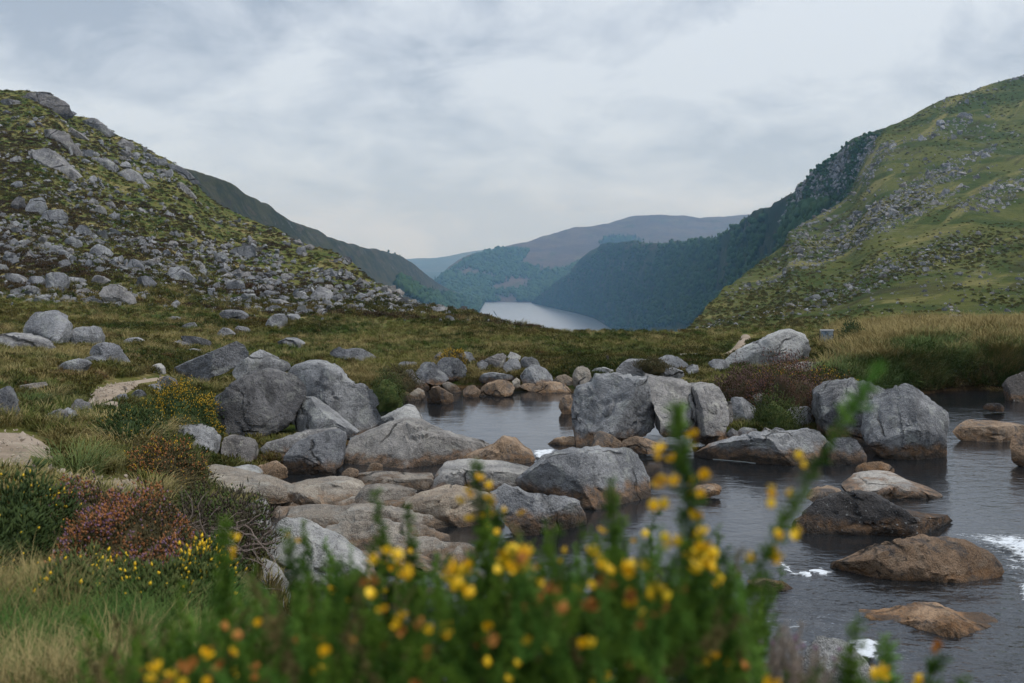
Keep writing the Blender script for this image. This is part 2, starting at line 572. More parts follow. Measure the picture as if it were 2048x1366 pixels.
def water_mat(name, deep, clear, ripple, bump_s, rough=0.04, stretch=(1, 1, 1), chop=False):
    m = MB(name)
    nt = m.nt
    nt.nodes.remove(m.b)
    h1 = m.noise(ripple, 4, 0.55, m.mapping(stretch))
    h2 = m.noise(ripple * 3.1, 3, 0.6, m.mapping(stretch, (0, 0, 0.7)))
    hh = m.math('ADD', h1, m.math('MULTIPLY', h2, 0.45))
    bp = N(nt, 'ShaderNodeBump', i_Strength=bump_s, i_Distance=0.12)
    m.l(hh, bp.inputs['Height'])
    if chop:
        m.l(m.attr('chop'), bp.inputs['Strength'])
    fr = N(nt, 'ShaderNodeFresnel', i_IOR=1.75)
    m.l(bp.outputs[0], fr.inputs['Normal'])
    gl = N(nt, 'ShaderNodeBsdfGlossy', i_Roughness=rough)
    gl.inputs['Color'].default_value = (0.95, 0.95, 0.97, 1)
    m.l(bp.outputs[0], gl.inputs['Normal'])
    df = N(nt, 'ShaderNodeBsdfDiffuse')
    df.inputs['Color'].default_value = deep + (1,)
    tr = N(nt, 'ShaderNodeBsdfTransparent')
    tr.inputs['Color'].default_value = (0.62, 0.47, 0.3, 1)
    body = N(nt, 'ShaderNodeMixShader', i_0=clear)
    m.l(df.outputs[0], body.inputs[1]); m.l(tr.outputs[0], body.inputs[2])
    mx = N(nt, 'ShaderNodeMixShader')
    m.l(fr.outputs[0], mx.inputs[0]); m.l(body.outputs[0], mx.inputs[1]); m.l(gl.outputs[0], mx.inputs[2])
    m.l(mx.outputs[0], m.out.inputs['Surface'])
    return m.m


M_STREAM = water_mat('stream_water', (0.016, 0.018, 0.02), 0.28, 1.9, 0.34, 0.05, (1.0, 2.0, 1), True)
M_LAKE = water_mat('lake_water', (0.07, 0.085, 0.105), 0.0, 0.06, 0.4, 0.28, (1, 1.5, 1))

mf = MB('foam', 0.6, 0.3)
mf.color((0.72, 0.75, 0.78))
fn = mf.noise(7.5, 6, 0.72, mf.mapping((1, 1.7, 1)), 0.6)
tr_ = N(mf.nt, 'ShaderNodeBsdfTransparent')
mx_ = N(mf.nt, 'ShaderNodeMixShader')
edge = mf.attr('edge')
mf.l(mf.math('MULTIPLY', mf.step(mf.math('ADD', fn, mf.math('MULTIPLY', edge, -0.26)), 0.27, 0.5), 0.92), mx_.inputs[0])
mf.l(tr_.outputs[0], mx_.inputs[1]); mf.l(mf.b.outputs[0], mx_.inputs[2]); mf.l(mx_.outputs[0], mf.out.inputs['Surface'])
M_FOAM = mf.m


def plain(name, c, rough=0.8, spec=0.2, var=0.0, c2=None, sc=8):
    m = MB(name, rough, spec)
    if c2 is not None:
        col = m.mix(m.step(m.noise(sc, 5, 0.6), 0.38, 0.62), c, c2)
    else:
        col = m.mix(0.0, c, c)
    if var:
        col = m.mix(m.math('MULTIPLY', m.rand(), var), col, tuple(min(1, x * 1.9) for x in c))
    m.color(col)
    return m


# ------------------------------------------------------------------ moor and left hillside: one sheet
NY = [.6, 2, 4, 6, 8, 10, 12, 14, 17, 20, 23, 26.5, 28.2, 30.5, 34, 39]
NZ = {
    -600: [2.7, 2.7, 2.6, 2.5, 2.4, 2.3, 2.2, 2.1, 2.0, 1.9, 1.8, 1.7, 1.6, 1.55, 1.5, 1.5],
    0: [2.7, 2.65, 2.5, 2.35, 2.15, 2.0, 1.85, 1.75, 1.6, 1.5, 1.4, 1.28, 1.22, 1.15, 1.08, 1.0],
    300: [2.7, 2.6, 2.45, 2.2, 1.85, 1.6, 1.4, 1.3, 1.15, 1.0, .9, .85, .82, .78, .72, .65],
    450: [2.7, 2.6, 2.4, 2.1, 1.7, 1.15, .5, .2, .3, .5, .6, .55, .5, .5, .5, .45],
    600: [2.7, 2.6, 2.3, 1.8, 1.1, .3, 0, -.1, 0, .3, .5, .5, .48, .45, .42, .4],
    800: [2.7, 2.55, 2.15, 1.5, .6, 0, -.2, -.2, -.2, -.3, -.3, -.15, .22, .45, .42, .35],
    1000: [2.7, 2.5, 2.0, 1.2, .2, -.2, -.3, -.3, -.3, -.3, -.3, -.2, .1, .42, .42, .35],
    1200: [2.7, 2.5, 2.0, 1.1, .1, -.3, -.3, -.3, -.3, -.3, -.3, -.1, .2, .42, .42, .35],
    1360: [2.7, 2.5, 2.0, 1.1, .1, -.3, -.3, -.3, -.3, -.2, .2, .25, .3, .4, .42, .38],
    1500: [2.7, 2.5, 2.0, 1.1, .1, -.3, -.3, -.3, -.3, 0, .4, .42, .38, .38, .4, .4],
    1650: [2.7, 2.5, 1.9, 1.0, 0, -.4, -.4, -.4, -.4, -.1, .35, .5, .55, .6, .62, .5],
    1760: [2.7, 2.5, 1.9, 1.0, 0, -.4, -.4, -.4, -.4, -.3, -.3, .2, .75, .95, .9, .75],
    1850: [2.7, 2.5, 1.9, 1.0, 0, -.4, -.4, -.4, -.4, -.4, -.4, -.2, .85, 1.08, 1.0, .85],
    2050: [2.7, 2.5, 1.9, 1.0, 0, -.4, -.4, -.4, -.4, -.4, -.4, -.2, .8, 1.08, 1.0, .85],
    2700: [2.7, 2.5, 1.9, 1.0, 0, -.4, -.4, -.4, -.4, -.4, -.4, -.2, .8, 1.05, 1.0, .9],
}
CREST_U = [-600, -300, 0, 50, 110, 128, 145, 190, 215, 244, 274, 305, 336, 377, 422, 466, 552, 596, 657, 692, 712, 733, 777, 828, 869, 931, 1000, 1100, 1200, 1360, 1500, 1650, 1850, 2050, 2700]
CREST_V = [90, 135, 181, 182, 199, 214, 232, 241, 260, 277, 287, 305, 317, 346, 396, 422, 456, 484, 504, 521, 535, 555, 574, 600, 615, 632, 647, 660, 665, 662, 660, 654, 648, 646, 646]
TOE = ([-600, 0, 300, 600, 800, 1000, 1200, 1360, 1500, 1650, 1850, 2700], [598, 614, 628, 640, 645, 654, 668, 668, 664, 659, 652, 650])
CY = ([-600, 0, 300, 450, 600, 700, 800, 900, 1000, 1100, 1200, 1360, 1500, 2700], [235, 215, 222, 212, 188, 158, 122, 90, 66, 54, 49.5, 51, 56, 58])
uq = np.arange(-600, 2701, 6.5)
nearZ = pchip(list(NZ), np.array(list(NZ.values())), uq)
nearY = np.repeat(np.array(NY)[None], len(uq), 0)
cv = pchip(CREST_U, CREST_V, uq)
tv = pchip(*TOE, uq)
cyy = pchip(*CY, uq)
tY = np.full(len(uq), 45.0)
fs = [0, .14, .34, .58, .82, 1.0]
gs = [0, .3, .52, .73, .88, 1.0]
farY, farZ = [], []
for f_, g_ in zip(fs, gs):
    Y_ = tY * (cyy / tY) ** g_
    v_ = tv + f_ * (cv - tv)
    farY.append(Y_); farZ.append(CZ - (v_ - HZ) * Y_ / F)
for k_, dv in ((1.1, 16), (1.6, 150), (3.0, 420)):
    farY.append(cyy * k_); farZ.append(CZ - (cv + dv - HZ) * cyy * k_ / F)
Yk = np.concatenate([nearY, np.array(farY).T], 1)
Zk = np.concatenate([nearZ, np.array(farZ).T], 1)
X, Y, Z = loft(uq, Yk, Zk, uq, 13)
# hummocks
P3 = np.stack([X, Y, Z * 0], -1).reshape(-1, 3)
amp_far = smooth01((Y - 42) / 40)
side = smooth01((1150 - (X / Y * F + UC)) / 400)
hum = (0.07 * fbm(P3 * 0.9, 4, 3).reshape(X.shape) + 0.09 * fbm(P3 * 0.28, 3, 11).reshape(X.shape)) * smooth01((Y - 1.2) / 5)
hum = hum + amp_far * side * (1.1 * fbm(P3 * 0.06, 4, 21).reshape(X.shape) + 0.55 * fbm(P3 * 0.22, 4, 31).reshape(X.shape))
Z = Z + hum
# stream bed carved into it
RIVER_PX = [(530, 1010), (575, 935), (700, 905), (765, 835), (800, 805), (860, 778), (1030, 775), (1080, 770), (1150, 795), (1220, 830), (1310, 868), (1440, 885), (1640, 885), (1750, 860), (1840, 800), (1880, 781), (2048, 778), (2700, 778), (2700, 1480), (1560, 1480), (1480, 1260), (1300, 1190), (1000, 1140), (850, 1130), (690, 1150), (590, 1075)]
river = [tuple(pt(u, v, CZ * F / (v - HZ))[:2]) for u, v in RIVER_PX]
near_mask = (Y < 32) & (Y > 7)
sd = np.full(X.shape, 9.0)
sd[near_mask] = poly_dist(X[near_mask], Y[near_mask], river)
mcut = 1 - smooth01((sd + 0.35) / 0.6)
Z = Z * (1 - mcut) + np.minimum(Z, -0.45 + 0.12 * fbm(P3 * 1.3, 3, 5).reshape(X.shape)) * mcut
moor = sheet('moor', X, Y, Z, TURF)
tag(moor, 'rough moor with grass and heather running up into the boulder strewn hillside', kind='structure')
MOORV = np.stack([X, Y, Z], -1).reshape(-1, 3)
bvh_moor = BVHTree.FromPolygons(MOORV.tolist(), grid_faces(*X.shape).tolist())
GRID = (X, Y, Z)

# ------------------------------------------------------------------ right hillside
RU = [1335, 1363, 1399, 1450, 1498, 1541, 1567, 1579, 1628, 1648, 1695, 1735, 1770, 1800, 1880, 1960, 2048, 2400, 2900]
RV = [672, 661, 632, 593, 552, 519, 487, 457, 437, 426, 388, 312, 264, 250, 206, 180, 155, 60, -40]
RY = [70, 110, 150, 220, 280, 330, 365, 380, 430, 445, 490, 540, 570, 585, 620, 660, 700, 800, 900]
uq2 = np.concatenate([np.arange(1335, 2100, 3.0), np.arange(2100, 2901, 12)])
rv_, ry_ = pchip(RU, RV, uq2), pchip(RU, RY, uq2)
Ys, Zs = [], []
for f_, g_ in zip([0, .1, .27, .48, .72, .9, 1.0], [0, .25, .45, .65, .84, .94, 1]):
    Y_ = 58 * (ry_ / 58) ** g_
    v_ = 674 + f_ * (rv_ - 674)
    Ys.append(Y_); Zs.append(CZ - (v_ - HZ) * Y_ / F)
for k_, dv in ((1.06, 5), (1.3, 60), (1.7, 200)):
    Ys.append(ry_ * k_); Zs.append(CZ - (rv_ + dv - HZ) * ry_ * k_ / F)
X, Y, Z = loft(uq2, np.array(Ys).T, np.array(Zs).T, uq2, 26)
P3 = np.stack([X, Y, Z], -1).reshape(-1, 3)
_a = np.array([0.59, 0.78, 0.21]); _a /= np.linalg.norm(_a)
_b = np.cross(_a, [0, 0, 1.0]); _b /= np.linalg.norm(_b)
_c = np.cross(_a, _b)
PR = np.stack([P3 @ _a * 0.22, P3 @ _b, P3 @ _c], 1)
Z = Z + smooth01((Y - 65) / 150) * (3.4 * fbm(PR * 0.022, 5, 41, 0.55).reshape(X.shape) + 1.3 * fbm(PR * 0.1, 3, 44).reshape(X.shape))
right_hill = sheet('right_hillside', X, Y, Z, M_RIGHT)
tag(right_hill, 'steep green hillside streaked with scree above the grassy bank', kind='structure')
bvh_right = BVHTree.FromPolygons(np.stack([X, Y, Z], -1).reshape(-1, 3).tolist(), grid_faces(*X.shape).tolist())

# ------------------------------------------------------------------ valley hills, lake
ZL = CZ - (605 - HZ) * 3600 / F


def valley_sheet(name, us, crest, base, Yc_, Yb_, mat, seed, amp, wl, prof=None, step=3.0, sub=34, label=None, drop=True):
    uqv = np.arange(us[0], us[-1] + 0.1, step)
    c, b = pchip(us, crest, uqv), pchip(us, base, uqv)
    yc, yb = pchip(us, Yc_, uqv), pchip(us, Yb_, uqv)
    Ys, Zs = [], []
    prof = prof or [(0, 0), (.3, .25), (.6, .55), (.85, .85), (1, 1)]
    for g_, f_ in prof:
        Y_ = yb * (yc / yb) ** g_
        v_ = b + f_ * (c - b)
        Ys.append(Y_); Zs.append(CZ - (v_ - HZ) * Y_ / F)
    if drop:
        for k_, dv in ((1.08, 12), (1.3, 90)):
            Ys.append(yc * k_); Zs.append(CZ - (c + dv - HZ) * yc * k_ / F)
    X, Y, Z = loft(uqv, np.array(Ys).T, np.array(Zs).T, uqv, sub)
    P3 = np.stack([X, Y, Z], -1).reshape(-1, 3)
    zf = smooth01((Z - (ZL + 2)) / 40)
    Z = Z + zf * amp * (fbm(P3 / wl, 6, seed, 0.62).reshape(X.shape))
    o = sheet(name, X, Y, Z, mat)
    tag(o, label, kind='structure')
    return o, BVHTree.FromPolygons(np.stack([X, Y, Z], -1).reshape(-1, 3).tolist(), grid_faces(*X.shape).tolist())


far_left, bvh_farleft = valley_sheet(
    'left_valley_side', [120, 250, 384, 456, 487, 535, 565, 600, 658, 692, 736, 777, 808, 829, 856, 880, 914, 948, 969, 989, 1001],
    [300, 322, 345, 364, 385, 409, 429, 446, 470, 484, 496, 505, 516, 529, 552, 569, 585, 597, 604, 624, 645],
    [470, 475, 490, 505, 515, 535, 550, 565, 590, 605, 625, 640, 655, 665, 672, 680, 685, 690, 692, 692, 694],
    [520, 560, 600, 700, 760, 860, 930, 1020, 1200, 1330, 1550, 1800, 2000, 2150, 2400, 2650, 3050, 3450, 3620, 3120, 2720],
    [400, 430, 470, 530, 560, 600, 640, 690, 790, 870, 1000, 1130, 1250, 1350, 1500, 1650, 1850, 2050, 2120, 2120, 2100],
    M_FARHILL, 51, 5, 110, label='dark valley side falling to the lake behind the boulder slope')
wooded, bvh_wood = valley_sheet(
    'wooded_slope', [1063, 1083, 1110, 1141, 1161, 1188, 1204, 1247, 1300, 1364, 1419, 1442, 1466, 1497, 1521, 1561, 1588, 1592, 1612, 1648, 1675, 1707, 1740, 1790],
    [605, 587, 568, 545, 517, 498, 487, 485, 486, 483, 475, 469, 456, 434, 418, 395, 384, 373, 350, 326, 302, 271, 258, 250],
    [606, 611, 617, 624, 629, 637, 646, 672, 690, 695, 695, 690, 680, 665, 650, 620, 600, 596, 580, 545, 520, 490, 470, 450],
    [3560, 3450, 3350, 3260, 3150, 3080, 3000, 2750, 2420, 2050, 1720, 1580, 1420, 1230, 1130, 1000, 920, 910, 870, 820, 790, 760, 740, 720],
    [3570, 3435, 3280, 3120, 3020, 2860, 2700, 2330, 2000, 1720, 1480, 1380, 1240, 1080, 980, 850, 780, 770, 730, 690, 670, 640, 620, 600],
    M_WOOD, 61, 14, 90, prof=[(0, 0), (.25, .2), (.5, .48), (.75, .8), (1, 1)], label='dark wooded slope with crags dropping to the lake')
heather_hill, bvh_heather = valley_sheet(
    'heather_hill', [860, 876, 895, 934, 997, 1032, 1059, 1130, 1216, 1247, 1278, 1320, 1364, 1403, 1450, 1497, 1560, 1640],
    [566, 556, 537, 513, 494, 484, 478, 464, 451, 440, 433, 431, 432, 437, 435, 432, 430, 432],
    [604, 604, 605, 605, 605, 605, 605, 606, 606, 606, 606, 606, 606, 606, 606, 606, 606, 606],
    [3900, 4000, 4100, 4300, 4600, 4700, 4800, 5000, 5200, 5300, 5300, 5300, 5300, 5300, 5300, 5300, 5300, 5300],
    [3640, 3640, 3625, 3615, 3610, 3605, 3605, 3605, 3605, 3605, 3605, 3605, 3605, 3605, 3605, 3605, 3605, 3605],
    M_HEATHER, 71, 30, 420, prof=[(0, 0), (.25, .3), (.5, .58), (.8, .86), (1, 1)], label='purple brown heather hill beyond the lake')
ridge, bvh_ridge = valley_sheet(
    'distant_ridge', [560, 700, 821, 887, 973, 1050, 1150], [524, 519, 514, 509, 498, 488, 480], [600] * 7, [8200] * 7, [5600] * 7,
    M_RIDGE, 81, 45, 900, step=6, sub=10, label='pale blue distant ridge at the end of the valley')

lk = [(-900, 1700), (900, 1700), (900, 3760), (-900, 3760)]
lake = mesh_obj('lake', [(x, y, ZL) for x, y in lk], [(0, 1, 2, 3)], M_LAKE, smooth=False)
tag(lake, 'grey blue lake lying far down in the valley', kind='structure')
vf = mesh_obj('valley_floor', [(x, y, ZL - 6) for x, y in ((-9000, -600), (9000, -600), (9000, 11500), (-9000, 11500))], [(0, 1, 2, 3)], M_WOOD, smooth=False)
tag(vf, 'green valley floor under the hills', kind='structure')
# pale shingle at both ends of the lake
M_SHINGLE = plain('shingle', (0.3, 0.28, 0.25), c2=(0.4, 0.38, 0.34), sc=0.2).m

# ------------------------------------------------------------------ haze
hz_v = [(x, y, z) for z in (ZL - 9, 330) for x, y in ((-9500, -900), (9500, -900), (9500, 12000), (-9500, 12000))]
haze = mesh_obj('haze', hz_v, [(3, 2, 1, 0), (4, 5, 6, 7), (0, 1, 5, 4), (1, 2, 6, 5), (2, 3, 7, 6), (3, 0, 4, 7)], smooth=False)
mh = bpy.data.materials.new('valley_haze')
mh.use_nodes = True
mh.node_tree.nodes.clear()
ho = N(mh.node_tree, 'ShaderNodeOutputMaterial')
pv = N(mh.node_tree, 'ShaderNodeVolumePrincipled')
pv.inputs['Color'].default_value = (0.32, 0.60, 1.0, 1)
pv.inputs['Absorption Color'].default_value = (1, 1, 1, 1)
pv.inputs['Density'].default_value = 0.00012
pv.inputs['Anisotropy'].default_value = 0.2
mh.node_tree.links.new(pv.outputs[0], ho.inputs['Volume'])
haze.data.materials.append(mh)
tag(haze, 'thin blue haze filling the valley air', kind='stuff')

# ------------------------------------------------------------------ water
xs = np.arange(-9, 22, 0.11)
ys = np.arange(7.2, 28.9, 0.11)
WX, WY = np.meshgrid(xs, ys)


def water_level(x, y):
    """the stream steps down towards the pool"""
    up = 0.04 * smooth01((13.6 - y - 0.12 * (x - 4)) / 3.2) * smooth01((x - 1.2) / 2.0)
    return up


WZ = water_level(WX, WY)
Pw = np.stack([WX, WY * 1.0, WX * 0], -1).reshape(-1, 3)
rough_w = smooth01((14.5 - WY) / 3.5) * smooth01((WX - 0.5) / 2.5)
WZ = WZ + rough_w * (0.06 * fbm(Pw * np.array([0.9, 1.7, 1]), 3, 91).reshape(WX.shape) + 0.014 * fbm(Pw * 4.5, 2, 93).reshape(WX.shape))
WZ = WZ + 0.004 * fbm(Pw * 2.2, 2, 95).reshape(WX.shape)
chop = 0.06 + 0.04 * smooth01((21 - WY) / 4) + 0.42 * rough_w + 0.12 * smooth01((WX - 6) / 4)
stream = sheet('stream', WX, WY, WZ, M_STREAM, attrs={'chop': chop.ravel()})
tag(stream, 'dark peaty stream and pool among the boulders', kind='structure')


def hit(u, v, trees=(bvh_moor,), water=True):
    o = Vector((0, 0, CZ))
    d = Vector(((u - UC) / F, 1.0, -(v - HZ) / F))
    dn = d.normalized()
    best = None
    for t in trees:
        h = t.ray_cast(o, dn)
        if h[0] is not None and (best is None or h[0].y < best.y):
            best = h[0]
    if water and d.z < 0:
        yw = -CZ / d.z
        if yw < 28.9 and (best is None or yw < best.y):
            best = Vector((d.x * yw, yw, 0.0))
    return best


def drop(x, y):
    h = bvh_moor.ray_cast(Vector((x, y, 500)), Vector((0, 0, -1)))
    return h[0].z if h[0] is not None else 0.0

# ------------------------------------------------------------------ rocks
_ICO = {}


def ico(sub):
    if sub not in _ICO:
        bm = bmesh.new()
        bmesh.ops.create_icosphere(bm, subdivisions=sub, radius=1.0)
        V = np.array([v.co[:] for v in bm.verts])
        Fc = np.array([[v.index for v in f.verts] for f in bm.faces])
        bm.free()
        _ICO[sub] = (V / np.linalg.norm(V, axis=1)[:, None], Fc)
    return _ICO[sub]


def rock_shape(outline, T, seed, e=0.42, lean=0.25, cuts=4, rough=0.035, sub=4, flat_top=0.0, free=False):
    """closed boulder whose outline (x, z metres) is given; T half depth"""
    r = np.random.default_rng(seed)
    D, Fc = ico(sub)
    P = np.asarray(outline, float)
    A = np.roll(P, -1, 0)
    cr = P[:, 0] * A[:, 1] - A[:, 0] * P[:, 1]
    area = cr.sum() / 2
    c = ((P + A) * cr[:, None]).sum(0) / (6 * area)
    s = np.sqrt(abs(area))
    th = np.arctan2(D[:, 2], D[:, 0])
    cs, sn = np.cos(th), np.sin(th)
    R = np.zeros(len(th))
    Q = P - c
    for i in range(len(Q)):
        a, b = Q[i], Q[(i + 1) % len(Q)]
        eb = b - a
        den = cs * eb[1] - sn * eb[0]
        with np.errstate(divide='ignore', invalid='ignore'):
            t = (a[0] * eb[1] - a[1] * eb[0]) / den
            k = (a[0] * sn - a[1] * cs) / den
        ok = (t > 0) & (k >= -1e-6) & (k <= 1 + 1e-6) & np.isfinite(t)
        R = np.where(ok, np.maximum(R, t), R)
    pw = 2.0 / (e * 0.72)
    sp = np.sqrt(D[:, 0] ** 2 + D[:, 2] ** 2)
    rr = (sp ** pw + np.abs(D[:, 1]) ** pw) ** (-1.0 / pw)
    V = np.stack([R * cs * sp * rr, D[:, 1] * rr * T, R * sn * sp * rr], 1)
    V[:, 1] += lean * V[:, 2]
    # split faces
    for k in range(cuts * 2 + 3):
        nrm = np.array([r.uniform(-.95, .95), -1.0 if k % 4 != 3 else 1.0, r.uniform(-.4, 1.05)])
        off_axis = math.hypot(nrm[0], nrm[2])
        nrm /= np.linalg.norm(nrm)
        d = V @ nrm
        lim = np.quantile(d, min(0.96, r.uniform(0.58, 0.82) + 0.11 * off_axis))
        V -= np.clip(d - lim, 0, None)[:, None] * nrm * 0.93
    n = V / (np.linalg.norm(V, axis=1)[:, None] + 1e-9)
    off = r.uniform(0, 90, 3)
    n1_ = fbm(V / s * 1.6 + off, 4, seed % 97, 0.5)
    n2_ = fbm(V * 3.2 + off, 4, seed % 89 + 7, 0.55)
    rid = 1 - np.abs(fbm(V / s * 1.9 + off + 31, 3, seed % 83))
    crease = smooth01((rid - 0.93) / 0.07)
    n3_ = fbm(V / s * np.array([2.4, 2.4, 3.6]) + off + 11, 4, seed % 79, 0.6)
    step_ = np.floor(n3_ * 4.0)
    fr_ = n3_ * 4.0 - step_
    ter = (step_ + smooth01((fr_ - 0.72) / 0.28)) / 4.0 - n3_
    bil = np.abs(fbm(V / s * 4.5 + off + 5, 4, seed % 71, 0.6))
    V = V + n * (rough * s * n1_ * 1.3 + rough * s * 3.4 * ter + 0.03 * n2_ * min(1.0, s * 1.6) + 0.06 * s * (bil - 0.2) - 0.045 * s * crease)[:, None]
    for ax_, col_ in ((0, 0), (2, 1)):
        lo, hi = Q[:, col_].min(), Q[:, col_].max()
        a0, a1 = V[:, ax_].min(), V[:, ax_].max()
        V[:, ax_] = lo + (V[:, ax_] - a0) * (hi - lo) / (a1 - a0)
    V[:, 0] += c[0]
    V[:, 2] += c[1]
    return V, Fc


ROCK_TREES = []
N_BOULDER = 0


def finish_rock(o, sharp=38):
    try:
        o.data.set_sharp_from_angle(angle=math.radians(sharp))
    except Exception:
        pass


def rock(label, px, T, mat, zoom=None, Y=None, name='boulder', seed=None, group=None, trees=None, zb=None, parent=None, **kw):
    global N_BOULDER
    P = np.array(px, float)
    if zoom:
        P = P * zoom[2] + np.array(zoom[:2])
    seed = seed or int(P.sum() * 7) % 99991
    if Y is None:
        k = np.argmax(P[:, 1])
        vb, ub = P[k, 1], P[k, 0]
        if zb is not None:
            Y = (CZ - zb) * F / (vb - HZ)
        else:
            h_, dv_ = None, -1
        while h_ is None:
            h_ = hit(ub, vb + dv_, trees or (bvh_moor,))
            dv_ += 6
        Y = h_.y + 0.7 * T
    out_ = np.stack([(P[:, 0] - UC) * Y / F, CZ - (P[:, 1] - HZ) * Y / F], 1)
    V, Fc = rock_shape(out_, T, seed, **kw)
    org = np.array([out_[:, 0].mean(), Y, out_[:, 1].min()])
    V[:, 1] += Y
    if parent is not None:
        org = np.array(parent.location)
    o = mesh_obj(name, V - org, Fc, mat, parent=parent)
    finish_rock(o)
    if parent is None:
        o.location = org
        tag(o, label, 'boulder' if name == 'boulder' else name.replace('_', ' '), group)
    ROCK_TREES.append(BVHTree.FromPolygons(V.tolist(), Fc.tolist()))
    N_BOULDER += 1
    return o


Z3 = (350, 640, 0.26855)
Z4 = (740, 680, 0.22461)
Z5 = (1100, 640, 0.26855)
Z6 = (1500, 640, 0.26758)
Z7 = (1450, 920, 0.32642)
ZB = (0, 600, 0.25037)
ZL1 = (0, 400, 0.1955)
ZL0 = (0, 160, 0.1955)
ZM = (400, 400, 0.1955)

# big boulders left of the pool
rock('huge grey boulder with a dark front face propped over a gap', [(409, 833), (413, 812), (433, 793), (465, 763), (495, 746), (525, 739), (549, 743), (581, 751), (605, 766), (606, 785), (600, 806), (584, 839), (573, 855), (549, 868), (516, 871), (484, 868), (457, 861), (428, 868), (410, 855)], 1.0, GR_DARK, Y=19.6, sub=5, lean=0.35, e=0.5, cuts=2, seed=11, rough=0.02)
rock('broad pale sloping boulder leaning behind the huge dark faced boulder', [(560, 770), (560, 745), (578, 733), (605, 722), (632, 721), (653, 726), (670, 739), (683, 755), (731, 777), (739, 790), (750, 812), (761, 839), (753, 850), (721, 866), (712, 870), (680, 860), (620, 850), (575, 840)], 1.1, GR, Y=20.9, sub=5, lean=0.6, e=0.6, cuts=3, seed=21, rough=0.025)
rock('smooth slab wedged under the huge boulder beside the dark gap', [(584, 850), (589, 812), (601, 798), (618, 798), (645, 823), (690, 855), (716, 871), (697, 880), (640, 876), (590, 870)], 0.7, GR, Y=19.7, lean=0.5, seed=31, cuts=2)
rock('pale triangular boulder behind the top of the huge boulder', [(468, 752), (480, 730), (505, 710), (520, 700), (549, 713), (572, 730), (575, 752), (520, 760)], 0.9, GR, Y=23.5, seed=41, lean=0.4)
rock('rounded grey boulder below the yellow gorse and left of the gap', [(308, 888), (322, 868), (351, 853), (395, 853), (417, 861), (428, 886), (426, 911), (414, 930), (395, 945), (366, 935), (335, 912)], 0.62, GR, Y=17.3, sub=5, e=0.7, cuts=1, seed=51, lean=0.2)
rock('squarish brown based stone tucked under the huge boulder', [(446, 887), (450, 874), (471, 873), (506, 878), (511, 890), (512, 914), (508, 928), (479, 926), (450, 912)], 0.45, GR_DARK, Y=17.9, e=0.5, seed=61, cuts=1)
rock('low bedrock slab stretching under the huge boulder', [(508, 905), (530, 888), (570, 876), (610, 868), (655, 866), (672, 880), (650, 905), (612, 925), (565, 940), (515, 938)], 0.8, GR, Y=18.4, seed=71, lean=0.7)
rock('steep fronted grey rock beside the narrow channel, split from the whaleback', [(566, 911), (578, 898), (608, 882), (646, 870), (670, 867), (684, 874), (686, 887), (683, 909), (683, 932), (670, 950), (635, 955), (600, 968), (573, 980), (564, 949)], 0.62, GR, Y=17.9, sub=5, e=0.5, cuts=2, seed=81, lean=0.3)
rock('pale whaleback rock with a long tail running to the right', [(683, 950), (684, 905), (694, 885), (720, 870), (760, 852), (800, 843), (830, 846), (860, 860), (890, 872), (930, 887), (985, 897), (990, 915), (945, 935), (880, 938), (800, 942), (740, 950)], 0.75, GR_PALE, Y=19.0, sub=5, e=0.62, cuts=1, seed=91, lean=0.45, rough=0.02)
rock('peaked orange brown rock at the tail of the whaleback', [(920, 920), (955, 905), (990, 893), (1008, 874), (1025, 880), (1045, 900), (1072, 919), (1060, 932), (990, 934), (940, 930)], 0.55, GR_OCHRE, Y=18.8, seed=101, lean=0.4)
rock('pale pointed stone between the sloping boulder and the pool', [(742, 856), (772, 837), (812, 816), (828, 822), (841, 840), (845, 862), (800, 868), (752, 866)], 0.6, GR_PALE, Y=21.3, seed=111, cuts=2)

# rosy bedrock slabs in front of the pool
rock('round whitish stone beside the dark wet cleft', [(436, 946), (457, 938), (484, 935), (511, 944), (519, 952), (517, 968), (484, 966), (455, 960)], 0.4, GR_PALE, Y=16.6, seed=121, cuts=1)
rock('pinkish bedrock lip below the round whitish stone', [(375, 962), (400, 950), (440, 960), (520, 965), (560, 982), (600, 990), (560, 1008), (470, 1005), (400, 990)], 0.8, GR_ROSY, Y=15.8, seed=131, lean=0.8, cuts=1)
rock('smooth rounded rosy slab over a dark still channel', [(520, 1008), (535, 995), (555, 988), (593, 978), (630, 971), (665, 968), (693, 969), (720, 980), (728, 993), (723, 1010), (710, 1020), (655, 1030), (605, 1032), (563, 1033), (525, 1031)], 0.72, GR_ROSY, Y=15.9, sub=5, e=0.62, cuts=0, seed=141, lean=0.45, rough=0.02)
rock('long low ridge of jointed bedrock behind the rosy slab', [(690, 972), (705, 959), (743, 954), (780, 953), (830, 958), (860, 955), (872, 975), (865, 992), (830, 992), (793, 988), (730, 988)], 0.5, GR_ROSY, Y=16.8, sub=5, seed=151, cuts=1, lean=0.4, rough=0.05)
rock('flat rosy slab between the jointed ridge and the gorse spikes', [(723, 985), (750, 974), (780, 978), (805, 985), (830, 998), (815, 1015), (768, 1018), (715, 1022), (708, 1010)], 0.55, GR_ROSY, Y=15.6, seed=161, cuts=1, lean=0.5)
rock('broad pale slab joined to the left of the cracked pitted boulder', [(860, 987), (868, 965), (885, 943), (925, 934), (962, 933), (1000, 936), (1040, 942), (1062, 950), (1045, 970), (1015, 988), (960, 1000), (900, 998)], 0.85, GR_PALE, Y=16.7, sub=5, seed=171, lean=0.6, cuts=1)
